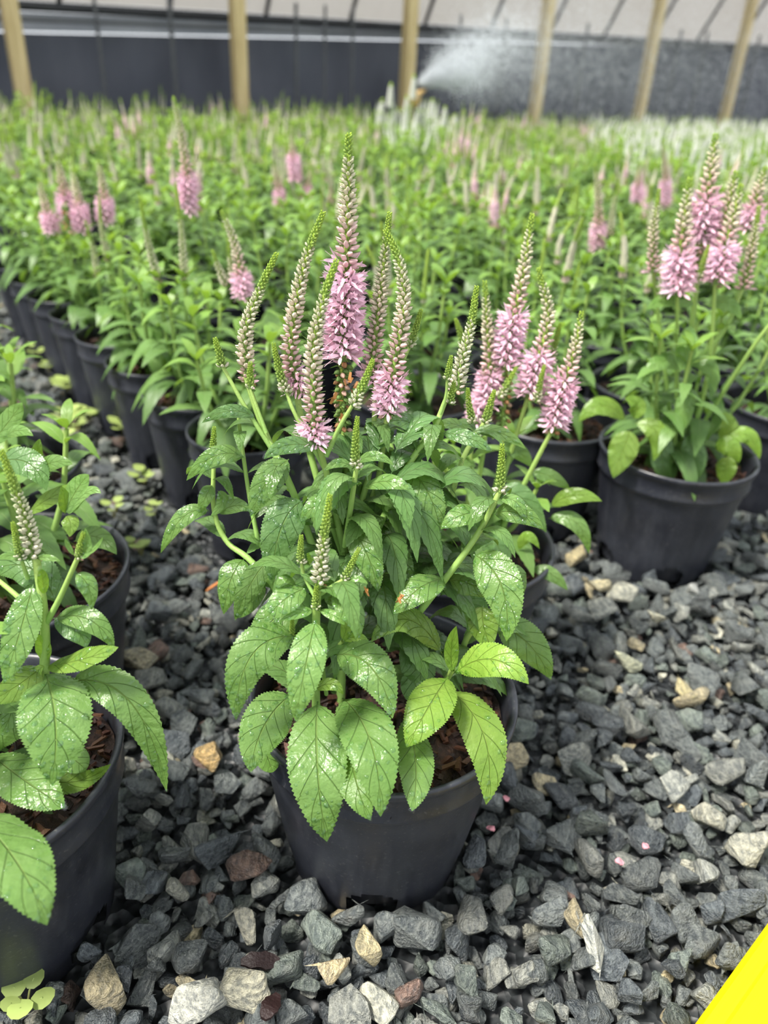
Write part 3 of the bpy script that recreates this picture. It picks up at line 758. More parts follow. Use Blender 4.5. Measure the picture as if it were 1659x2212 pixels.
Lv = [ # base, mid, tip (px, py, Y), width px, tint, fold, drops
 ((686, 1515, .300), (686, 1660, .258), (706, 1818, .243), 122, MID*1.08, .14, 60),
 ((740, 1508, .305), (800, 1600, .262), (822, 1764, .238), 112, MID*1.0, .12, 40),
 ((752, 1560, .295), (765, 1670, .258), (800, 1772, .240), 84, OLD, .10, 20),
 ((880, 1545, .310), (898, 1650, .268), (890, 1752, .245), 78, MID*.95, .12, 14),
 ((968, 1462, .318), (925, 1530, .285), (878, 1614, .270), 92, YOUNG*.9, .12, 26),
 ((985, 1452, .318), (1065, 1425, .300), (1142, 1478, .288), 72, YOUNG, .10, 26),
 ((970, 1490, .325), (1046, 1590, .290), (1050, 1738, .268), 92, YOUNG*.72, .12, 16),
 ((978, 1452, .318), (975, 1400, .318), (986, 1352, .312), 30, YOUNG, .22, 4),
 ((955, 1412, .335), (880, 1338, .330), (801, 1388, .315), 62, YOUNG*.62, .08, 16),
 ((640, 1375, .300), (545, 1415, .283), (510, 1555, .272), 92, MID*1.08, .10, 60),
 ((650, 1310, .318), (590, 1340, .308), (538, 1400, .302), 76, MID*.95, .08, 40),
 ((630, 1500, .305), (570, 1570, .283), (542, 1668, .268), 98, MID*1.15, .12, 40),
 ((682, 1340, .290), (660, 1440, .268), (638, 1558, .258), 76, MID*1.22, .14, 46),
 ((722, 1415, .305), (800, 1440, .288), (848, 1552, .272), 88, MID*.95, .10, 50),
 ((1022, 1197, .345), (1083, 1265, .325), (1094, 1385, .312), 88, MID*1.05, .12, 50),
 ((1043, 1308, .352), (1045, 1352, .345), (1062, 1402, .338), 62, YOUNG*.62, .10, 8),
 ((1070, 1345, .362), (1140, 1390, .352), (1190, 1468, .345), 74, MID*.98, .08, 8),
 ((960, 1250, .345), (905, 1272, .330), (850, 1327, .322), 66, MID*1.05, .10, 34),
 ((752, 1132, .350), (792, 1195, .330), (817, 1278, .322), 62, MID*1.05, .12, 40),
 ((810, 1165, .362), (858, 1200, .352), (888, 1258, .346), 58, MID*.85, .10, 26),
 ((965, 1255, .358), (1010, 1258, .352), (1055, 1292, .35), 56, MID*.85, .08, 14),
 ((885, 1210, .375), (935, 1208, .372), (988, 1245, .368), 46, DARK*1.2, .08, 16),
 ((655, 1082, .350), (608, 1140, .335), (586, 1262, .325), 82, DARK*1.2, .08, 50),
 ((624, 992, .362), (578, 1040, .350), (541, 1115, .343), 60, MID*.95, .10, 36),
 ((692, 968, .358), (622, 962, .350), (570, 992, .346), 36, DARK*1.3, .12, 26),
 ((528, 988, .376), (465, 985, .368), (403, 1038, .365), 42, MID*.95, .10, 22),
 ((552, 902, .374), (494, 888, .368), (436, 914, .366), 28, DARK*1.3, .12, 12),
 ((452, 1104, .375), (395, 1118, .366), (347, 1195, .362), 38, MID*1.05, .10, 16),
 ((527, 1208, .362), (500, 1250, .350), (483, 1327, .345), 60, MID*1.0, .10, 30),
 ((578, 1212, .352), (540, 1265, .345), (508, 1340, .340), 50, MID*.85, .12, 16),
 ((560, 1250, .358), (545, 1290, .35), (515, 1335, .348), 46, MID*.95, .12, 10),
 ((458, 1048, .378), (445, 1072, .372), (430, 1110, .370), 30, MID*1.0, .10, 8),
 ((470, 1060, .376), (480, 1085, .374), (455, 1115, .370), 26, MID*1.1, .10, 4),
 ((470, 1110, .375), (510, 1092, .372), (540, 1105, .370), 30, MID*.9, .10, 6),
 ((880, 1012, .372), (925, 1065, .355), (952, 1150, .348), 62, MID*.98, .12, 40),
 ((786, 1052, .350), (838, 1040, .340), (886, 1058, .335), 36, MID*1.1, .10, 12),
 ((1046, 1112, .352), (1000, 1112, .345), (952, 1142, .342), 52, MID*1.05, .10, 22),
 ((1080, 1078, .355), (1115, 1085, .35), (1135, 1125, .347), 30, MID*1.15, .10, 8),
 ((1066, 1112, .356), (1120, 1108, .350), (1174, 1144, .346), 44, MID*.95, .10, 16),
 ((955, 935, .39), (1010, 945, .382), (1062, 974, .378), 34, DARK*1.3, .10, 16),
 ((918, 945, .385), (882, 912, .382), (838, 912, .38), 40, DARK*1.25, .10, 16),
 ((905, 975, .382), (880, 945, .380), (850, 950, .378), 32, DARK*1.25, .10, 8),
 ((1022, 932, .42), (1080, 935, .418), (1136, 970, .415), 28, MID*.95, .10, 10),
 ((1015, 935, .42), (975, 915, .418), (935, 925, .416), 26, MID*.9, .10, 10),
 ((742, 1086, .352), (690, 1088, .340), (650, 1128, .336), 46, MID*1.05, .10, 22),
 ((662, 1270, .305), (612, 1298, .295), (572, 1342, .290), 58, MID*1.12, .10, 34),
 ((716, 1285, .300), (758, 1318, .290), (776, 1378, .285), 52, MID*1.05, .10, 24),
 ((700, 1290, .310), (745, 1300, .300), (790, 1330, .297), 42, MID*.9, .10, 16),
 ((690, 1318, .297), (722, 1330, .293), (745, 1350, .29), 22, MID*1.35, .10, 3),
 ((676, 1318, .297), (645, 1325, .293), (605, 1340, .29), 22, MID*1.35, .10, 3),
 ((640, 1268, .305), (615, 1250, .302), (595, 1275, .30), 20, MID*1.1, .12, 3),
 ((745, 1258, .298), (770, 1250, .297), (795, 1262, .296), 14, MID*1.3, .12, 0),
 ((740, 1385, .31), (752, 1345, .309), (760, 1315, .308), 26, YOUNG*.9, .22, 2),
 ((742, 1385, .31), (775, 1378, .306), (800, 1405, .302), 22, YOUNG*.95, .12, 2),
 ((680, 1490, .305), (715, 1478, .30), (742, 1500, .297), 26, YOUNG*.72, .12, 3),
 ((660, 1500, .305), (640, 1485, .302), (618, 1495, .30), 20, YOUNG*.72, .12, 2),
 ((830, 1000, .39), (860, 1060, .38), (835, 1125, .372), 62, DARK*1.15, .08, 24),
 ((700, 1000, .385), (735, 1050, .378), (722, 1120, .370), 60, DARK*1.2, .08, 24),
 ((770, 1000, .36), (810, 985, .355), (850, 1005, .352), 22, MID*1.1, .12, 4),
 ((760, 1008, .36), (730, 1000, .357), (700, 1018, .354), 20, MID*1.1, .12, 4),
 ((890, 1440, .335), (900, 1490, .325), (920, 1540, .318), 62, DARK*1.25, .08, 10),
 ((860, 1400, .34), (905, 1440, .332), (900, 1500, .325), 74, DARK*1.2, .08, 10),
 ((1090, 1230, .365), (1115, 1250, .362), (1120, 1300, .36), 50, MID*.9, .08, 6),
 ((1000, 1290, .36), (1025, 1320, .355), (1010, 1365, .352), 58, DARK*1.4, .08, 6),
 ((560, 1580, .30), (580, 1640, .29), (590, 1668, .285), 50, OLD*1.1, .1, 4),
]
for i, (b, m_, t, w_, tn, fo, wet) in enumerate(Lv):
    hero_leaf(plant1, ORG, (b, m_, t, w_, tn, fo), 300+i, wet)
# small leaf pairs at the nodes of the front plant's stems
r = np.random.default_rng(55)
for si, pts in enumerate(HST):
    C = spline([at(*p)-ORG for p in pts], 40); L_ = np.linalg.norm(np.diff(C, axis=0), axis=1).sum()
    nn = max(1, int(L_/.020)); ph = r.uniform(0, 6.3)
    for q in range(nn):
        t = (q+.6)/nn; p = C[min(39, int(t*39))]
        for e in (0, 1):
            az = ph + q*1.57 + e*3.1416 + r.normal(0, .25); dr = np.array([math.cos(az), math.sin(az), 0])
            if dr[1] < -.45 and p[2] < .24: continue
            ln = max(.016, (.050 - .030*t*min(1, p[2]/.3))*r.uniform(.8, 1.15)*(1 if r0 > .002 else .8))
            if p[2] > .33: ln *= .6
            l = (p, p+dr*ln*.48+UP*ln*.20, p+dr*ln*.88-UP*ln*r.uniform(-.05, .40), ln*.33, nrm(UP+dr*.2), nrm(UP*.55+dr*.8), (DARK*.5+MID*.5)*r.uniform(.85, 1.25))
            q1, q2 = project(l[0]+ORG), project(l[1]+ORG)
            if min(q1[1], q2[1]) < 905 or (620 < q2[0] < 745 and q2[1] < 1000): continue
            V, F, tn, uv = leaf_geo(*l[:6], 36, 6, .09, .1, .1, .04, si*20+q, tint=l[6]); mb = MB(); mb.add(V, F, tn, uv); obj('leaf', mb.mesh('leaf', M_LEAF), plant1)
# inner foliage of the front plant
r = np.random.default_rng(5)
for i in range(62):
    z = r.uniform(.15, .30); a = r.uniform(0, 6.3); rr = r.uniform(.006, .03)
    p = np.array([-.012 + rr*math.cos(a), .014 + rr*math.sin(a)*.8, z]); dr = np.array([math.cos(a), math.sin(a), 0])
    if dr[1] < -.2: p[1] += .012
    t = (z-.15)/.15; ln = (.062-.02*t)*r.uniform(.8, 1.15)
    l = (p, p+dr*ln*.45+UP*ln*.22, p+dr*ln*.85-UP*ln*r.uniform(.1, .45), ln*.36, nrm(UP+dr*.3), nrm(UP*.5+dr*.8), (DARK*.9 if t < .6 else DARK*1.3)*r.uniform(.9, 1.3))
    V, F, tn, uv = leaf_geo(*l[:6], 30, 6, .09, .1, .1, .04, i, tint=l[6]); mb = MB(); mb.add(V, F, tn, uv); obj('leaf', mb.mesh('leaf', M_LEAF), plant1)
# withered petals caught in the spent spike
for i, (px, py, Y) in enumerate([(722, 862, .388), (760, 830, .386), (770, 850, .387), (738, 905, .384), (790, 1275, .325), (868, 1288, .321)]):
    mb = MB(); rr_ = np.random.default_rng(i)
    for k in range(5):
        d = nrm(rr_.normal(0, 1, 3)); e = nrm(np.cross(d, [.3, .5, .8])); p = at(px, py, Y)-ORG + rr_.normal(0, .0012, 3)
        mb.add([p-e*.0011, p+e*.0011, p+d*.0045+e*.0006, p+d*.0045-e*.0008], [(0, 1, 2, 3)], np.array([.55, .27, .10])*rr_.uniform(.6, 1.3))
    obj('withered_floret', mb.mesh('withered_floret', M_SPIKE), plant1)

# ------------------------------------------------------------------ plant in the left front pot
ORG3 = np.array([-.219, .276, 0])
plant3 = potted(ORG3, 'half cropped speedwell with a pale bud spike in the left front black pot')
for pts, r0, r1 in [([(80, 1700, .295), (96, 1450, .285), (95, 1330, .285), (78, 1205, .29)], .0036, .0024),
                    ([(98, 1350, .285), (130, 1290, .283), (168, 1205, .282)], .002, .0014),
                    ([(90, 1335, .285), (40, 1290, .29), (-20, 1240, .30)], .002, .0014), ([(60, 1250, .289), (45, 1205, .288)], .0014, .001)]: stem(plant3, ORG3, pts, r0, r1)
for pts, rad, st in [([(72, 1208, .290), (58, 1130, .292), (38, 1070, .293), (2, 972, .295)], .0070, (0, 0, .0, .62)),
                     ([(44, 1208, .287), (36, 1168, .287), (27, 1128, .287)], .0040, ST['green']), ([(169, 1207, .281), (173, 1180, .281), (180, 1150, .281)], .0036, ST['green'])]:
    build_spike(plant3, ORG3, S3(*pts), rad, st, int(pts[0][0]+31))
for i, (b, m_, t, w_, tn, fo, wet) in enumerate([
 ((97, 1452, .285), (120, 1560, .255), (112, 1695, .238), 142, MID*1.05, .12, 80),
 ((150, 1475, .285), (280, 1515, .270), (360, 1710, .262), 78, MID*1.0, .22, 24),
 ((102, 1438, .285), (175, 1425, .272), (256, 1398, .268), 54, YOUNG*.68, .12, 14),
 ((-20, 1630, .265), (60, 1690, .245), (140, 1745, .235), 96, MID*1.0, .10, 30),
 ((-70, 1750, .235), (25, 1845, .192), (102, 1998, .170), 140, MID*1.08, .10, 30),
 ((72, 1262, .288), (42, 1370, .272), (8, 1475, .262), 72, MID*1.12, .12, 40),
 ((163, 1240, .282), (190, 1265, .279), (198, 1317, .276), 38, MID*1.1, .10, 8),
 ((120, 1300, .29), (60, 1225, .295), (-30, 1240, .30), 76, DARK*1.2, .08, 12),
 ((118, 1335, .288), (195, 1340, .28), (246, 1402, .276), 50, MID*.95, .10, 10),
 ((115, 1335, .29), (165, 1360, .284), (186, 1400, .28), 52, DARK*1.3, .10, 10),
 ((0, 1715, .27), (60, 1750, .262), (126, 1788, .258), 66, DARK*1.2, .10, 16),
 ((45, 1480, .28), (25, 1540, .27), (2, 1590, .265), 42, MID*1.1, .12, 10),
 ((90, 1440, .284), (40, 1480, .272), (-30, 1520, .265), 60, YOUNG*.62, .12, 14),
 ((95, 1430, .283), (92, 1395, .282), (72, 1370, .28), 30, YOUNG*1.05, .2, 3),
 ((96, 1440, .282), (80, 1455, .28), (82, 1490, .278), 20, YOUNG*1.05, .2, 2),
 ((95, 1285, .284), (92, 1250, .283), (88, 1228, .283), 22, YOUNG*.9, .2, 2),
 ((65, 1210, .289), (30, 1200, .286), (-10, 1208, .284), 20, MID*1.2, .12, 2),
 ((80, 1205, .289), (105, 1205, .287), (130, 1212, .286), 14, MID*1.1, .12, 0),
 ((170, 1200, .281), (186, 1185, .281), (184, 1140, .282), 26, MID*1.2, .2, 2),
 ((175, 1205, .281), (205, 1185, .280), (222, 1160, .28), 10, MID*1.2, .2, 0),
 ((160, 1200, .281), (148, 1180, .281), (140, 1163, .281), 10, MID*1.2, .2, 0),
 ((60, 1660, .265), (150, 1690, .262), (240, 1650, .258), 46, YOUNG*.5, .2, 4),
 ((100, 1600, .275), (160, 1640, .265), (185, 1665, .262), 60, MID, .1, 6),
 ((70, 1520, .28), (0, 1570, .27), (-60, 1660, .26), 90, MID, .1, 10)]):
    hero_leaf(plant3, ORG3, (b, m_, t, w_, tn, fo), 500+i, wet)
lv, stm, _ = plant_layout(71, 4, .11, .05, .07, 0)
for i, l in enumerate(lv): obj('leaf', leaf_obj_mesh(l, i+900, 24, 4), plant3)

# ------------------------------------------------------------------ other near plants
def near_plant(org, label, seed, hero=(), spikes=(), stems=(), soft=False, group=None, big=True, nsp=0, ps=1.0, **k):
    org = np.array([org[0], org[1], 0.0])
    root = potted(org, label, group=group, big=big)
    if ps != 1.0:
        for ch in root.children: ch.scale = (ps, ps, 1)
    lv, stm, sp = plant_layout(seed, spikes=nsp, **k)
    for a, b, c in stm:
        m = MB(); tube(m, [a, b, c], [.0027, .0017], 9, 6, np.array([C_SEP*1.8, C_GREEN*.9])); obj('stem', m.mesh('stem', M_STEM), root)
    for i, l in enumerate(lv): obj('leaf', leaf_obj_mesh(l, seed*100+i, 22, 4), root)
    for pts, rad, st in spikes: build_spike(root, org, S3(*pts), rad, st, seed+int(pts[0][0]), None, .8)
    for b, t, rad, st, bend, kd in sp: build_spike(root, np.zeros(3), [b, (b+t)/2+bend, t], rad, st, seed+int(1e4*abs(b[0])), None, .75)
    for pts, r0, r1 in stems: stem(root, org, pts, r0, r1)
    for i, (b, m_, t, w_, tn, fo) in enumerate(hero): hero_leaf(root, org, (b, m_, t, w_, tn, fo), seed*10+i)
    return root

near_plant((.060, .528), 'pink flowering speedwell in the black pot directly behind the front centre pot', 21, nstem=7, h=.10, leaf=.068, spread=.07,
  hero=[((1190, 1095, .52), (1240, 1070, .515), (1300, 1083, .51), 34, YOUNG*.7, .1), ((1185, 1120, .52), (1245, 1130, .512), (1272, 1196, .508), 36, MID, .1),
        ((1150, 1230, .49), (1190, 1240, .485), (1226, 1275, .48), 30, MID*.9, .1), ((1080, 1060, .50), (1130, 1080, .495), (1180, 1150, .49), 52, DARK*1.3, .1),
        ((1040, 1190, .49), (1075, 1180, .485), (1090, 1250, .48), 60, DARK*1.2, .1), ((1120, 1190, .49), (1140, 1160, .488), (1165, 1185, .486), 24, YOUNG*.9, .1),
        ((1150, 1020, .53), (1190, 1030, .527), (1232, 1058, .525), 30, MID*.9, .1), ((960, 1080, .51), (915, 1090, .505), (880, 1130, .50), 40, MID, .1),
        ((1030, 1010, .52), (985, 985, .515), (940, 1000, .51), 34, MID, .1), ((1080, 960, .53), (1120, 975, .53), (1150, 1010, .53), 34, MID*.9, .1)],
  spikes=[([(1092, 800, .535), (1100, 730, .54), (1128, 600, .548), (1150, 462, .555)], .0115, (0, .36, .56, .88)),
          ([(1085, 930, .53), (1090, 860, .533), (1095, 790, .536)], .0115, (.9, .9, .9, .95)),
          ([(1140, 860, .525), (1165, 770, .53), (1184, 680, .535), (1163, 578, .54)], .0112, (0, .34, .52, .86)),
          ([(1192, 940, .515), (1212, 850, .52), (1240, 760, .525), (1257, 673, .53)], .0112, (.04, .46, .66, .90)),
          ([(1056, 880, .53), (1058, 790, .535), (1052, 700, .54), (1047, 606, .543)], .0100, (0, .28, .55, .86)),
          ([(1030, 920, .535), (1040, 850, .537), (1050, 790, .538)], .0095, (0, .5, .7, .9)),
          ([(1002, 745, .55), (994, 718, .55), (984, 688, .55)], .0062, ST['green']),
          ([(1078, 860, .52), (1095, 830, .52), (1116, 793, .52)], .0062, (0, 0, 0, .3)),
          ([(1158, 870, .515), (1166, 830, .515), (1176, 788, .515)], .0062, (0, 0, 0, .3)),
          ([(1188, 790, .54), (1198, 745, .54), (1211, 698, .54)], .0066, (0, 0, 0, .4)),
          ([(968, 1030, .50), (958, 1012, .50), (940, 992, .50)], .0055, ST['green']), ([(862, 1185, .49), (861, 1150, .49), (850, 1120, .49)], .0055, (0, .05, .2, .9))],
  stems=[([(1000, 1250, .53), (1070, 1050, .53), (1088, 920, .533)], .003, .0022), ([(1020, 1250, .53), (1090, 1020, .53), (1140, 860, .525)], .003, .002),
         ([(1030, 1250, .525), (1130, 1050, .515), (1192, 930, .515)], .003, .002), ([(1000, 1250, .53), (1040, 1000, .53), (1056, 870, .53)], .003, .002)])

near_plant((.312, .738), 'pink flowering speedwell in the black pot at the right edge of the gravel', 31, nstem=7, h=.155, leaf=.075, spread=.085,
  hero=[((1352, 908, .70), (1300, 876, .69), (1250, 912, .685), 42, YOUNG*.75, .1), ((1362, 930, .69), (1345, 975, .68), (1325, 1032, .672), 58, YOUNG*.7, .1),
        ((1372, 915, .69), (1418, 935, .68), (1411, 996, .675), 42, YOUNG*.8, .1), ((1368, 905, .70), (1375, 875, .70), (1350, 860, .70), 36, YOUNG*.85, .15),
        ((1545, 972, .70), (1575, 965, .692), (1596, 1000, .69), 42, YOUNG*1.0, .1), ((1555, 955, .70), (1612, 940, .695), (1641, 992, .69), 34, YOUNG*.9, .1),
        ((1572, 985, .69), (1568, 1015, .685), (1560, 1048, .682), 40, YOUNG*.65, .1), ((1560, 960, .70), (1575, 925, .70), (1560, 890, .70), 40, YOUNG*.65, .1),
        ((1474, 840, .69), (1478, 890, .68), (1466, 935, .675), 36, MID*1.1, .1), ((1440, 930, .70), (1430, 990, .69), (1448, 1048, .685), 46, DARK*1.2, .1),
        ((1480, 940, .70), (1500, 990, .69), (1490, 1050, .683), 48, DARK*1.3, .1), ((1490, 700, .70), (1482, 760, .69), (1470, 800, .685), 40, MID*1.2, .1),
        ((1500, 660, .72), (1450, 645, .71), (1395, 670, .70), 34, MID*1.1, .1), ((1520, 660, .72), (1570, 655, .71), (1600, 690, .70), 32, MID*1.1, .1),
        ((1470, 800, .70), (1430, 780, .69), (1385, 830, .68), 36, MID*1.1, .1), ((1490, 790, .70), (1530, 790, .69), (1545, 850, .68), 34, MID*1.0, .1)],
  spikes=[([(1518, 525, .73), (1522, 450, .732), (1536, 370, .735), (1546, 288, .738)], .0150, (0, .42, .62, .9)),
          ([(1463, 640, .70), (1470, 540, .705), (1490, 385, .71)], .0150, (0, .40, .60, .88)), ([(1545, 615, .70), (1570, 520, .705), (1602, 398, .71)], .0140, (0, .40, .60, .9)),
          ([(1548, 560, .73), (1565, 480, .73), (1590, 370, .73)], .0135, (0, .35, .6, .9)), ([(1409, 590, .72), (1412, 500, .722), (1424, 408, .725)], .0095, (0, .02, .35, .8)),
          ([(1605, 625, .72), (1622, 550, .722), (1640, 445, .725)], .0105, (0, .02, .35, .8)), ([(1615, 500, .78), (1630, 440, .78), (1655, 360, .78)], .0130, (0, .35, .6, .9)),
          ([(1512, 600, .70), (1518, 570, .70), (1531, 530, .70)], .0065, ST['green']), ([(1495, 600, .73), (1505, 560, .73), (1510, 520, .73)], .0130, (.9, .9, .9, .95))],
  stems=[([(1470, 1000, .74), (1490, 750, .73), (1515, 525, .73)], .004, .003), ([(1460, 1000, .74), (1462, 800, .72), (1463, 640, .70)], .003, .002), ([(1480, 1000, .74), (1530, 800, .71), (1545, 610, .70)], .003, .002),
         ([(1460, 1000, .74), (1430, 750, .73), (1410, 580, .72)], .003, .002), ([(1490, 960, .74), (1620, 760, .70), (1680, 680, .69)], .003, .002), ([(1480, 800, .72), (1560, 720, .715), (1606, 620, .72)], .003, .002)])

near_plant((-.272, .450), 'leafy speedwell in the second black pot along the left edge, behind the cropped front pot', 41, nstem=6, h=.13, leaf=.07, spread=.08, spikes=[],
  hero=[((60, 1110, .42), (110, 1075, .41), (182, 1046, .405), 36, YOUNG*.7, .1), ((140, 1110, .40), (165, 1060, .40), (192, 1025, .40), 50, MID*1.2, .1),
        ((140, 1110, .40), (140, 1080, .40), (132, 1050, .40), 26, YOUNG*.8, .15), ((145, 1115, .40), (185, 1065, .395), (218, 1066, .39), 26, MID*1.2, .1),
        ((142, 1115, .40), (152, 1130, .395), (150, 1160, .39), 34, YOUNG*.7, .1), ((70, 1030, .42), (110, 1000, .41), (158, 1003, .405), 34, MID, .1),
        ((75, 1020, .42), (80, 980, .42), (86, 948, .42), 26, YOUNG*.75, .15), ((10, 945, .43), (40, 930, .42), (72, 942, .415), 24, MID*1.2, .1),
        ((-20, 960, .43), (20, 910, .43), (48, 870, .43), 46, MID*1.1, .1), ((160, 1170, .43), (210, 1160, .42), (252, 1198, .41), 44, MID*.9, .1), ((-10, 1000, .42), (60, 1000, .41), (100, 1060, .40), 60, DARK*1.3, .1)])
near_plant((-.372, .615), 'dark leaved speedwell at the far left edge, third pot back in the left group', 43, nstem=6, h=.15, leaf=.08, spread=.08)

# edge row along the aisle
U_ = np.array([-.615, .788]); V_ = np.array([.788, .615]); F0 = np.array([-.128, .742])
edge_lab = ['nearest the camera', 'second back', 'third back', 'fourth back', 'fifth back', 'sixth back', 'seventh back', 'eighth back']
def lat(i, j): return F0 + U_*.132*i + V_*(.2*j + (.1 if i % 2 else 0))
taken = [ORG[:2], ORG3[:2], np.array([.060, .528]), np.array([.312, .738]), np.array([-.272, .45]), np.array([-.372, .615])]
def add_near(p, *a, **k): taken.append(np.asarray(p)); near_plant(p, *a, **k)
for i in range(8):
    p = np.array([-.150, .728]) + i*np.array([-.079, .1025])
    sp = []
    if i == 0: sp = [([(528, 650, .72), (520, 590, .722), (505, 520, .725), (478, 455, .727)], .0105, (0, .28, .5, .9)), ([(490, 620, .73), (475, 585, .73), (458, 540, .73)], .0075, (0, 0, .1, .7)), ([(505, 610, .74), (498, 560, .74), (492, 515, .74)], .007, (0, 0, .1, .6))]
    if i == 4: sp = [([(115, 508, 1.08), (100, 450, 1.085), (82, 385, 1.09)], .012, (0, .35, .55, .9)), ([(178, 505, 1.08), (170, 440, 1.085), (157, 365, 1.09)], .013, (0, .42, .6, .9)),
                     ([(150, 480, 1.1), (138, 410, 1.1), (122, 335, 1.1)], .014, (0, .42, .6, .9)), ([(228, 485, 1.1), (225, 420, 1.1), (212, 345, 1.1)], .013, (.0, .38, .6, .9)), ([(150, 505, 1.07), (145, 480, 1.07), (140, 440, 1.07)], .012, (.9, .9, .9, .95))]
    if i == 2: sp = [([(407, 462, .98), (404, 380, .98), (392, 290, .98), (374, 208, .98)], .0125, (0, .36, .52, .92))]
    add_near(p, 'potted speedwell in the aisle edge row on the left, ' + edge_lab[i] + (' with pink spikes' if sp else ' with slim green spikes'), 60+i, spikes=sp, ps=.78, nsp=(0 if sp else 2), kinds=('green', 'white'), big=(i < 4), nstem=6, h=.14, leaf=.08, spread=.07, group='aisle edge row')
for px, py, lab, sd in [(868, 752, 'green leafy speedwell in the black pot behind the tall front spikes, middle of the picture', 81), (1185, 893, 'leafy speedwell in the black pot just left of and behind the right edge pot', 82),
                        (1572, 765, 'leafy speedwell in the black pot behind the right edge pot at the picture edge', 83)]:
    p = atz(px, py, POT_H)[:2]; add_near(p, lab, sd, nsp=1, kinds=('green',), nstem=6, h=.16, leaf=.066, spread=.055)

for px, py, lab, sd, sp in [(1300, 720, 'speedwell with one tall dusty pink spike behind the pot left of the right edge pot', 84, [((1290, 540), (1293, 450), (1286, 352), .0125, (0, .30, .55, .9)), ((1318, 510), (1325, 450), (1338, 385), .009, (0, 0, .1, .7)), ((1246, 520), (1247, 450), (1250, 390), .006, (0, 0, 0, .3))]),
                            (640, 570, 'speedwell with three pink spikes in the middle field, left of the tallest front spike', 85, [((604, 445), (602, 400), (588, 345), .013, (0, .35, .6, .9)), ((640, 395), (634, 340), (627, 280), .014, (0, .5, .65, .9)), ((660, 435), (664, 405), (672, 360), .012, (0, .4, .6, .9)), ((715, 440), (712, 380), (672, 330), .010, (0, 0, .3, .8))]),
                            (1410, 600, 'speedwell with two pink spikes in the field left of the right edge plant', 86, [((1376, 440), (1378, 400), (1382, 350), .013, (0, .45, .6, .9)), ((1436, 450), (1438, 380), (1430, 300), .013, (0, .38, .6, .9))])]:
    p = atz(px, py, POT_H)[:2]; add_near(p, lab, sd, spikes=[([(*a_, p[1]), (*b_, p[1]), (*c_, p[1])], rd, st) for a_, b_, c_, rd, st in sp], big=False, nstem=6, h=.15, leaf=.08, spread=.07)

# ------------------------------------------------------------------ the field behind
mid_protos = {'green': [Proto(101, True, nstem=5, h=.15, leaf=.085, spikes=0, spread=.07), Proto(102, True, nstem=5, h=.17, leaf=.085, spikes=0, spread=.075)],
              'bud': [Proto(103, True, nstem=5, h=.15, leaf=.085, spikes=3, kinds=('green', 'white'), spread=.07)],
              'pink': [Proto(104, True, nstem=5, h=.16, leaf=.085, spikes=4, kinds=('bloom', 'white', 'bloom'), spread=.07, slen=.095), Proto(105, True, nstem=5, h=.14, leaf=.085, spikes=2, kinds=('bloom', 'white'), spread=.07)]}
kf = dict(nstem=7, spread=.09, leaf=.095, wide=.30)
far_protos = {'green': [Proto(111, False, h=.17, spikes=0, **kf), Proto(112, False, h=.19, spikes=0, **kf)],
              'bud': [Proto(113, False, h=.15, spikes=7, kinds=('green', 'white', 'white'), slen=.10, **kf), Proto(114, False, h=.15, spikes=6, kinds=('white', 'green', 'white'), slen=.11, **kf)],
              'pink': [Proto(115, False, h=.16, spikes=4, kinds=('bloom', 'bloom', 'white'), slen=.10, **kf), Proto(116, False, h=.15, spikes=3, kinds=('bloom', 'white'), **kf)],
              'white': [Proto(117, False, h=.18, spikes=5, kinds=('whitebloom',), slen=.10, **kf)]}
LAB = {('m', 'green'): 'leafy green potted speedwell without spikes in the packed rows behind the front pots', ('m', 'bud'): 'potted speedwell with slim green bud spikes in the packed rows behind the front pots',
       ('m', 'pink'): 'potted speedwell with soft pink spikes in the packed rows behind the front pots', ('f', 'green'): 'blurred green potted speedwell without spikes far back in the field',
       ('f', 'bud'): 'blurred potted speedwell with pale green bud spikes far back in the field', ('f', 'pink'): 'blurred potted speedwell with pink spikes far back in the field',
       ('f', 'white'): 'blurred potted speedwell with white spikes far back near the wall'}
MLAB = {'green': 'leafy green speedwell without spikes', 'bud': 'speedwell with slim green spikes', 'pink': 'speedwell with soft pink spikes'}
FLAB = {'green': 'green potted speedwell without spikes', 'bud': 'potted speedwell with pale bud spikes', 'pink': 'potted speedwell with pink spikes', 'white': 'potted speedwell with white spikes'}
cand = []
for i in range(-12, 60):
    for j in range(0, 46):
        p = lat(i, j)
        if i < 0 and j*.2 + i*.132*.2 < .2: continue
        cand.append(p)
cands = []
wn = nrm([DP[1], -DP[0]]); wn = -wn if wn[1] < 0 else wn
for p in cand:
    d = math.hypot(*p)
    if p[1] < .86 or min(np.hypot(*(p-q)) for q in taken) < .135: continue
    if (p-P0)@wn > -.35: continue
    if d > 1.75 and (int(round(p[0]*53.7+p[1]*91.3)) % 10) < (3 if d < 3 else 5): continue
    x, y, z = project([p[0], p[1], .28])
    if z < .1 or x < -90*2/d or x > 1659+180/d: continue
    cands.append((d, p))
cands.sort(key=lambda q: q[0])
rr = np.random.default_rng(19)
far_mb = {'leaf': MB(), 'spike': MB()}
n_ind = 0
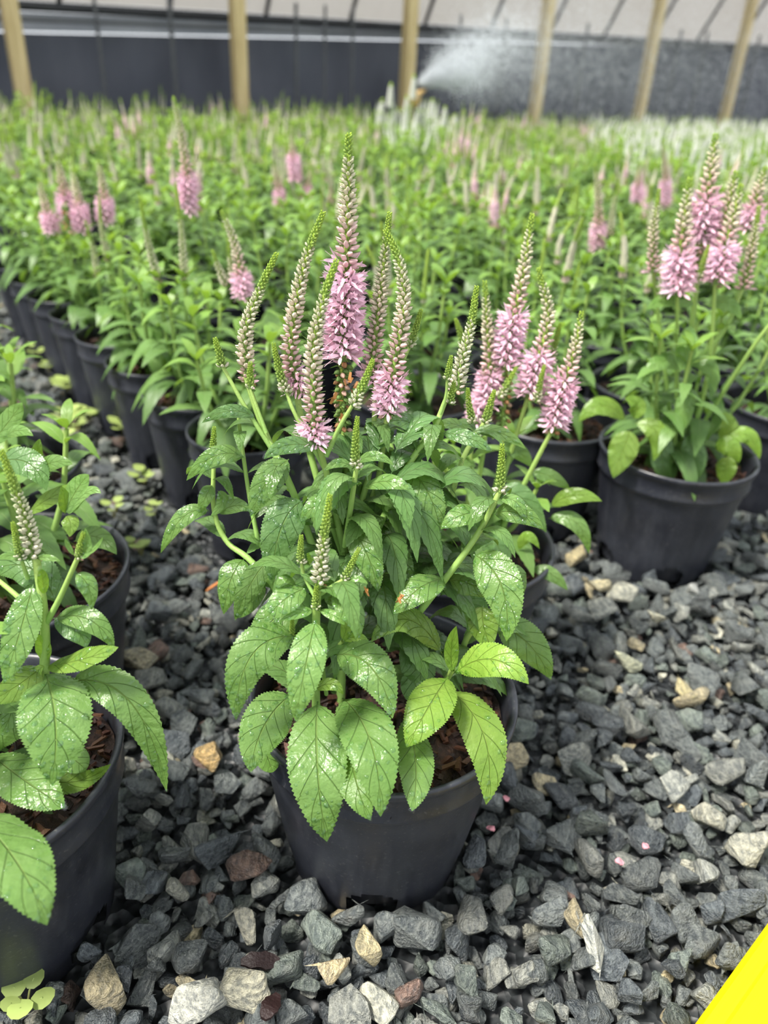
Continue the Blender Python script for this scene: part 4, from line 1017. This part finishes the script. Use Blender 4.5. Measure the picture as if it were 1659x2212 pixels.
for d, p in cands:
    x, y, z = project([p[0], p[1], .3])
    k = rr.random(); pinkp = .16 if d < 2.5 else .13
    whitezone = (d > 2.6 and (abs(x-880) < 70 or x > 1290))
    kind = 'white' if (whitezone and k < .7) else 'pink' if k < pinkp else 'bud' if k < (.55 if d < 1.55 else .74) else 'green'
    if d < 1.55:
        if kind == 'white': kind = 'bud'
        zn = ['leftmost', 'second', 'third', 'fourth', 'fifth', 'rightmost'][int(np.argmin([abs(x-q) for q in post_x]))] + ' wooden post'
        root = potted(p, MLAB[kind] + ', in the nearer packed rows below the ' + zn, group='nearer rows, ' + kind + ', ' + zn, big=False)
        pr = mid_protos[kind]; pr[int(rr.integers(len(pr)))].place(root, rr.uniform(0, 6.28)); n_ind += 1
    elif n_ind < 285:
        zn = ['the leftmost', 'the second', 'the third', 'the fourth', 'the fifth', 'the rightmost'][int(np.argmin([abs(x-q) for q in post_x]))] + ' wooden post'
        dz = 'middle distance' if d < 2.4 else 'far distance'
        root = potted(p, FLAB[kind] + ', ' + dz + ', in front of ' + zn, group=kind + ' field plants, ' + dz + ', ' + zn, big=False, chips=False)
        pr = far_protos[kind]; pr[int(rr.integers(len(pr)))].place(root, 0); root.rotation_euler[2] = rr.uniform(0, 6.28)
        root.scale = (1, 1, rr.uniform(.85, 1.08)); n_ind += 1
    else:
        pr = far_protos[kind]; pp = pr[int(rr.integers(len(pr)))]; a = rr.uniform(0, 6.28); R_ = np.array([[math.cos(a), -math.sin(a), 0], [math.sin(a), math.cos(a), 0], [0, 0, rr.uniform(.85, 1.05)]])
        for src, dst in [(pp.mb, far_mb['leaf'])] + [(s_, far_mb['spike']) for s_ in pp.spmb]:
            for vv, ff, tt, uu in zip(src.v, [f - 0 for f in src.f], src.t, src.uv): pass
            V = np.concatenate(src.v)@R_.T + [p[0], p[1], 0]; n0 = dst.n
            dst.v.append(V); dst.t.append(np.concatenate(src.t)); dst.uv.append(np.concatenate(src.uv)); dst.f += [f + n0 for f in src.f]; dst.n += len(V)
print('FIELD', len(cands), n_ind)
if far_mb['leaf'].v:
    fo = obj('far_plants', far_mb['leaf'].mesh('far_plants', M_LEAF_F), kind='stuff', label='distant green mass of potted speedwells close to the wall', cat='plants')
    if far_mb['spike'].v: obj('far_spikes', far_mb['spike'].mesh('far_spikes', M_SPIKE), fo, kind='stuff')

# ------------------------------------------------------------------ gravel
def stone_mesh(seed):
    import bmesh
    from mathutils import noise as mnoise
    r = np.random.default_rng(seed); bm = bmesh.new()
    ax = np.array([1, r.uniform(.55, .9), r.uniform(.42, .68)])
    for i in range(11):
        q = nrm(r.normal(0, 1, 3)); q = np.sign(q)*np.abs(q)**.65
        bm.verts.new(q*ax*r.uniform(.80, 1.04)*.64)
    bmesh.ops.convex_hull(bm, input=bm.verts)
    for vv in [q for q in bm.verts if not q.link_faces]: bm.verts.remove(vv)
    bmesh.ops.bevel(bm, geom=list(bm.edges), offset=.045, segments=1, affect='EDGES', profile=.5)
    bmesh.ops.triangulate(bm, faces=bm.faces)
    long = [e for e in bm.edges if e.calc_length() > .30]
    bmesh.ops.subdivide_edges(bm, edges=long, cuts=1)
    bmesh.ops.triangulate(bm, faces=bm.faces)
    for vv in bm.verts:
        n_ = mnoise.noise(vv.co*3.2 + Vector((seed*7.3, 0, 0))); vv.co *= 1 + .13*n_
    V = np.array([q.co[:] for q in bm.verts]); bm.verts.index_update(); F = np.array([[q.index for q in f.verts] for f in bm.faces]); bm.free()
    return V, F
STONES = [stone_mesh(i) for i in range(22)]
STONE_ME = []
for V, F in STONES:
    m = MB(); m.add(V, F); me = m.mesh('stone', M_STONE, True); me.set_sharp_from_angle(angle=.62); STONE_ME.append(me)
pots_xy = [(q, POT_RB) for q in taken]
def stone_color(r):
    k = r.random()
    if k < .36: c = srgb(90, 94, 94)
    elif k < .60: c = srgb(74, 79, 83)
    elif k < .76: c = srgb(94, 101, 96)
    elif k < .90: c = srgb(122, 123, 118)
    elif k < .96: c = srgb(150, 148, 136)
    elif k < .985: c = srgb(164, 152, 124)
    else: c = srgb(104, 84, 76)
    return c*r.uniform(.85, 1.75)
r = np.random.default_rng(77); st_list = []
def try_area(x0, x1, y0, y1, sp, smin, smax, z0, z1, prob=1.0):
    for x in np.arange(x0, x1, sp):
        for y in np.arange(y0, y1, sp*.92):
            if r.random() > prob: continue
            p = np.array([x + r.uniform(-.45, .45)*sp, y + r.uniform(-.45, .45)*sp])
            s = smin + (smax-smin)*r.random()**1.6
            if min(np.hypot(*(p-q)) - rb for q, rb in pots_xy) < s*.42: continue
            px, py, zz = project([p[0], p[1], 0])
            if zz < .08 or px < -700 or px > 2700 or py < 300 or py > 2500: continue
            # under the packed field nothing is seen
            e = (p-F0)@V_
            if (p-F0)@U_ > -.25 and e > .16 and p[1] > .86: continue
            st_list.append((p, s, r.uniform(z0, z1), zz))
try_area(-.75, 1.0, .10, 1.5, .0122, .010, .018, -.003, .003)
try_area(-1.5, -.55, 1.0, 2.3, .022, .018, .032, -.002, .008)
try_area(-.75, 1.0, .10, 1.5, .0200, .014, .032, .003, .010, .85)
def rotm(r, flat=True):
    a = r.uniform(0, 6.28); tl = r.normal(0, .35, 2)
    return np.array(Matrix.Rotation(a, 3, 'Z') @ Matrix.Rotation(tl[0], 3, 'X') @ Matrix.Rotation(tl[1], 3, 'Y'))
order = sorted(range(len(st_list)), key=lambda i: -(st_list[i][1]/st_list[i][3] if st_list[i][2] > .0028 and -20 < project([*st_list[i][0], 0])[0] < 1680 and project([*st_list[i][0], 0])[1] < 2225 else 0))
ind = set(order[:300]); jm = MB()
special = [((455, 1650), .026, srgb(196, 164, 112), 'tan stone'), ((540, 1890), .027, srgb(116, 94, 84), 'reddish brown stone'), ((720, 2110), .018, srgb(206, 186, 148), 'cream stone'), ((1355, 1440), .026, srgb(186, 186, 160), 'pale stone'),
           ((1490, 1285), .022, srgb(200, 200, 196), 'white rounded stone'), ((305, 1440), .028, srgb(178, 168, 142), None), ((530, 2150), .026, srgb(190, 184, 164), None), ((1470, 1500), .026, srgb(180, 168, 130), None),
           ((1245, 1215), .026, srgb(196, 180, 140), None), ((1290, 1275), .022, srgb(196, 184, 150), None), ((790, 2060), .02, srgb(190, 176, 140), None), ((425, 2180), .03, srgb(196, 194, 184), None), ((1410, 1345), .02, srgb(206, 200, 176), None), ((1290, 2050), .028, srgb(190, 190, 182), None)]
for i in order:
    p, s, z, _ = st_list[i]; k = int(r.integers(len(STONES))); R_ = rotm(r)*s; c = stone_color(r)
    if i in ind:
        o = obj('stone', STONE_ME[k], GROUND, color=c)
        o.matrix_basis = Matrix([[*R_[0], p[0]], [*R_[1], p[1]], [*R_[2], z+s*.1+.006], [0, 0, 0, 1]])
    else: jm.add(STONES[k][0]@R_.T + [p[0], p[1], z+s*.1+.006-.006], STONES[k][1], c)
for (px, py), s, c, lab in special:
    p = atz(px, py, .016); R_ = rotm(r)*s; k = int(r.integers(len(STONES)))
    o = obj('stone', STONE_ME[k], GROUND, color=c, label=lab)
    o.matrix_basis = Matrix([[*R_[0], p[0]], [*R_[1], p[1]], [*R_[2], .024], [0, 0, 0, 1]])
gme = jm.mesh('gravel', M_STONE, True); gme.set_sharp_from_angle(angle=.62)
GRAVEL = obj('gravel', gme, GROUND, kind='stuff')
print('STONES', len(st_list))

# ------------------------------------------------------------------ small things on the ground
def weed(px, py, n, size, seed, label, tall=.012, col=np.array([.36, .46, .14])):
    rr = np.random.default_rng(seed); p = atz(px, py, .02)
    root = obj('weed_seedling', None, label=label, cat='weed', group='weed seedlings on the gravel', loc=tuple(p)); root.empty_display_size = .01
    for k in range(n):
        a = k/n*6.2832 + rr.normal(0, .2); q = size*rr.uniform(.6, 1.3)
        c = np.array([math.cos(a)*q, math.sin(a)*q, tall*rr.uniform(.4, 1.3)]); R0 = size*rr.uniform(.55, .8)
        m = MB(); V = [c]; 
        for t in np.linspace(0, 6.2832, 10, endpoint=False): V.append(c + np.array([math.cos(t)*R0, math.sin(t)*R0*.9, .1*R0*math.cos(2*t)+R0*.25*math.cos(t-a)]))
        m.add(V, [(0, j+1, (j+1) % 10+1) for j in range(10)], col*rr.uniform(.8, 1.25))
        tube_m = MB(); tube(tube_m, [(0, 0, -.008), c*.5+[0, 0, -.001], c], [.0008, .0005], 5, 5, np.array([[.3, .25, .1], [.3, .4, .12]]))
        lf = obj('leaf', m.mesh('leaf', M_SPIKE), root); obj('stalk', tube_m.mesh('stalk', M_STEM), lf)
weed(52, 2165, 5, .0085, 1, 'small pale green seedling at the bottom left corner by the pot', .008)
for i, (px, py, n, s) in enumerate([(145, 835, 9, .016), (80, 765, 5, .011), (105, 795, 5, .010), (190, 900, 7, .013), (150, 905, 9, .015), (265, 925, 7, .013), (285, 945, 4, .009), (310, 1035, 5, .010), (140, 960, 6, .011), (165, 925, 5, .012), (460, 870, 5, .014), (305, 1190, 5, .009), (245, 1105, 4, .008), (330, 1110, 4, .008)]):
    weed(px, py, n, s, 20+i, ['blurred clover like weed clump beside the aisle edge pots, largest one', 'small weed sprig in the far gravel aisle', 'small weed sprig just below the far aisle weed', 'weed clump against the fourth aisle pot', 'spreading weed mat in the middle of the gravel aisle', 'bright weed clump at the foot of the aisle pots', 'tiny weed beside the bright clump', 'small weed under the pot with visible bark soil', 'low weed in the aisle above the left group', 'weed tuft inside the aisle weed mat', 'bright weed sprouting by the nearest aisle pot rim', 'tiny green weed on gravel left of the front plant', 'tiny weed near the left pot rim', 'tiny yellowish weed on gravel left of the front plant'][i])
def chip(px, py, l, w, c, lab, name, rot, z=.026, th=.002, cat='debris'):
    p = atz(px, py, z); m = MB(); n = 9; rr = np.random.default_rng(int(px)); V = []
    for i in range(n):
        t = i/(n-1); ww = w*(math.sin(math.pi*(t*.9+.05))**.6)*rr.uniform(.8, 1.1)
        for s_ in (-1, 1):
            for zz in (0, th): V.append(((t-.5)*l, s_*ww/2, zz + .15*w*math.sin(t*5)))
    F = []
    for i in range(n-1):
        a = i*4; b = a+4
        F += [(a+1, a+3, b+3, b+1), (a, b, b+2, a+2), (a, a+1, b+1, b), (a+2, b+2, b+3, a+3)]
    F += [(0, 2, 3, 1), (n*4-4, n*4-3, n*4-1, n*4-2)]
    m.add(V, F, c); o = obj(name, m.mesh(name, M_BARK, False), label=lab, cat=cat, loc=tuple(p)); o.rotation_euler = (.1, .15, rot)
chip(562, 2078, .022, .010, srgb(34, 22, 22), 'dark wet bark flake on the gravel below the front pot', 'bark_flake', .2)
chip(585, 2175, .016, .010, srgb(40, 22, 21), 'dark red bark flake at the bottom edge of the gravel', 'bark_flake', 1.2)
chip(465, 1265, .030, .003, srgb(190, 122, 70), 'thin orange brown straw standing in the gravel left of the front plant', 'dry_straw', 1.2, .03, .0015)
chip(1008, 1740, .020, .006, srgb(150, 150, 138), 'grey withered flower spike lying beside the front pot', 'withered_spike', 1.4, .03, .004, 'debris')
for i, (px, py) in enumerate([(1338, 1862), (1394, 1828), (1093, 1725), (1060, 1790)]):
    chip(px, py, .006, .005, srgb(206, 140, 150), ['fallen pink petal on the dark slab right of the pot', 'fallen pink petal farthest right on the gravel', 'fallen pink petal nearest the front pot', 'fallen pink petal on a stone below the withered spike'][i], 'fallen_petal', i*.8, .032, .0008, 'petal')

# yellow beam in the lower right corner
a, b = atz(1500, 2212, .05), atz(1659, 1992, .05); d = nrm((b-a)*[1, 1, 0]); n_ = np.array([d[1], -d[0], 0])
prof = [(0, -.05), (0, -.003), (.003, 0), (.010, 0), (.0115, -.0022), (.050, -.0022), (.0515, 0), (.058, 0), (.061, -.003), (.061, -.05)]
V = [a + d*s_ + n_*u + UP*w_ for s_ in (-.12, .45) for u, w_ in prof]; k = len(prof)
m = MB(); m.add(np.array(V), [(i, (i+1) % k, k+(i+1) % k, k+i) for i in range(k)]); m.f.append(np.array([list(range(k))[::-1], list(range(k, 2*k))]))
me = m.mesh('yellow_beam', M_YELLOW, False); me.transform(Matrix.Translation(-Vector(a))); ang = math.atan2(d[1], d[0]); me.transform(Matrix.Rotation(-ang, 4, 'Z'))
yo = obj('yellow_beam', me, label='bright yellow painted beam cutting across the lower right corner', cat='beam', loc=tuple(a)); yo.rotation_euler[2] = ang

# ------------------------------------------------------------------ sprinkler and spray
sp_p = at(898, 205, 4.6)
root = obj('sprinkler', None, label='tan sprinkler head on a riser among the white flowers, spraying', cat='sprinkler', loc=(sp_p[0], sp_p[1], 0)); root.empty_display_size = .05
m = MB(); tube(m, [(0, 0, 0), (0, 0, sp_p[2]-.05)], .012, 4, 8); obj('riser', m.mesh('riser', M_STEEL), root)
m = MB(); tube(m, [(0, 0, sp_p[2]-.06), (0, 0, sp_p[2]-.03), (0, 0, sp_p[2]+.01), (0, 0, sp_p[2]+.02)], [.012, .03, .03, .012], 8, 12); obj('head', m.mesh('head', M_BRASS), root)
m = MB(); tube(m, [(0, 0, sp_p[2]+.0), (.05, .01, sp_p[2]+.025)], [.014, .009], 4, 8); obj('nozzle', m.mesh('nozzle', M_BRASS), root)
wp = at(872, 250, 4.35)
root = potted(wp[:2], 'tall speedwell with bright white spikes around the sprinkler', big=False, name='potted_speedwell')
far_protos['green'][0].place(root)
for i, (px, py, l_) in enumerate([(845, 178, .10), (826, 212, .10), (862, 232, .09), (895, 160, .10), (935, 212, .09), (962, 228, .09), (820, 240, .07), (880, 205, .10), (912, 235, .08), (985, 245, .08), (850, 222, .08)]):
    m = MB(); tpt = at(px, py, 4.35+.02*(i % 3)) - [wp[0], wp[1], 0]; bpt = tpt - [0, 0, l_*1.1]
    soft_spike_geo(m, bpt, tpt, .030, ST['whitebloom'], i); ax = obj('flower_spike', m.mesh('flower_spike', M_SPIKE), root)
    m = MB(); tube(m, [(bpt[0]*.3, bpt[1]*.3, .2), bpt*[.8, .8, 1]-[0, 0, .05], bpt], .004, 6, 5, C_SEP*1.5); obj('stem', m.mesh('stem', M_STEM), root)
def spray_material():
    w = NT('water_spray'); d = w.n('ShaderNodeBsdfDiffuse', None, Color=(.9, .93, .96, 1)); t = w.n('ShaderNodeBsdfTranslucent', None, Color=(.9, .93, .96, 1))
    return w.done(w.n('ShaderNodeMixShader', None, i0=.5, i1=d.outputs[0], i2=t.outputs[0]))
M_SPRAY = spray_material()
TET = np.array([(1, 1, 1), (-1, -1, 1), (-1, 1, -1), (1, -1, -1)])/1.7; TETF = np.array([(0, 1, 2), (0, 3, 1), (0, 2, 3), (1, 3, 2)])
def droplets(name, n, path, rad, size, parent, seed, **kw):
    """n fine droplets scattered around a path whose spread grows along it"""
    r = np.random.default_rng(seed); C = spline(path, 50)
    t = r.random(n)**.9; P = C[(t*49).astype(int)]; R_ = np.interp(t, np.linspace(0, 1, len(rad)), rad)
    P = P + r.normal(0, 1, (n, 3))*R_[:, None]
    V = (P[:, None] + TET[None]*(size*r.uniform(.5, 1.2, n))[:, None, None]).reshape(-1, 3)
    F = (TETF[None] + (np.arange(n)*4)[:, None, None]).reshape(-1, 3)
    m = MB(); m.add(V, F); return obj(name, m.mesh(name, M_SPRAY, False), parent, kind='stuff', **kw)
spray = droplets('water_spray', 9000, [at(908, 180, 4.6), at(950, 168, 4.62), at(1000, 155, 4.65), at(1040, 150, 4.7)], [.004, .022, .045, .07], .0030, None, 1, label='white fan of sprinkler water and mist in front of the black wall', cat='spray')
droplets('plume', 6000, [at(910, 178, 4.6), at(980, 125, 4.65), at(1060, 95, 4.75), at(1130, 100, 4.9)], [.006, .05, .07, .12], .0032, spray, 2)
droplets('mist', 50000, [at(1000, 140, 4.9), at(1180, 110, 5.2), at(1400, 140, 5.7), at(1690, 170, 6.4)], [.10, .20, .24, .26], .0021, spray, 3)
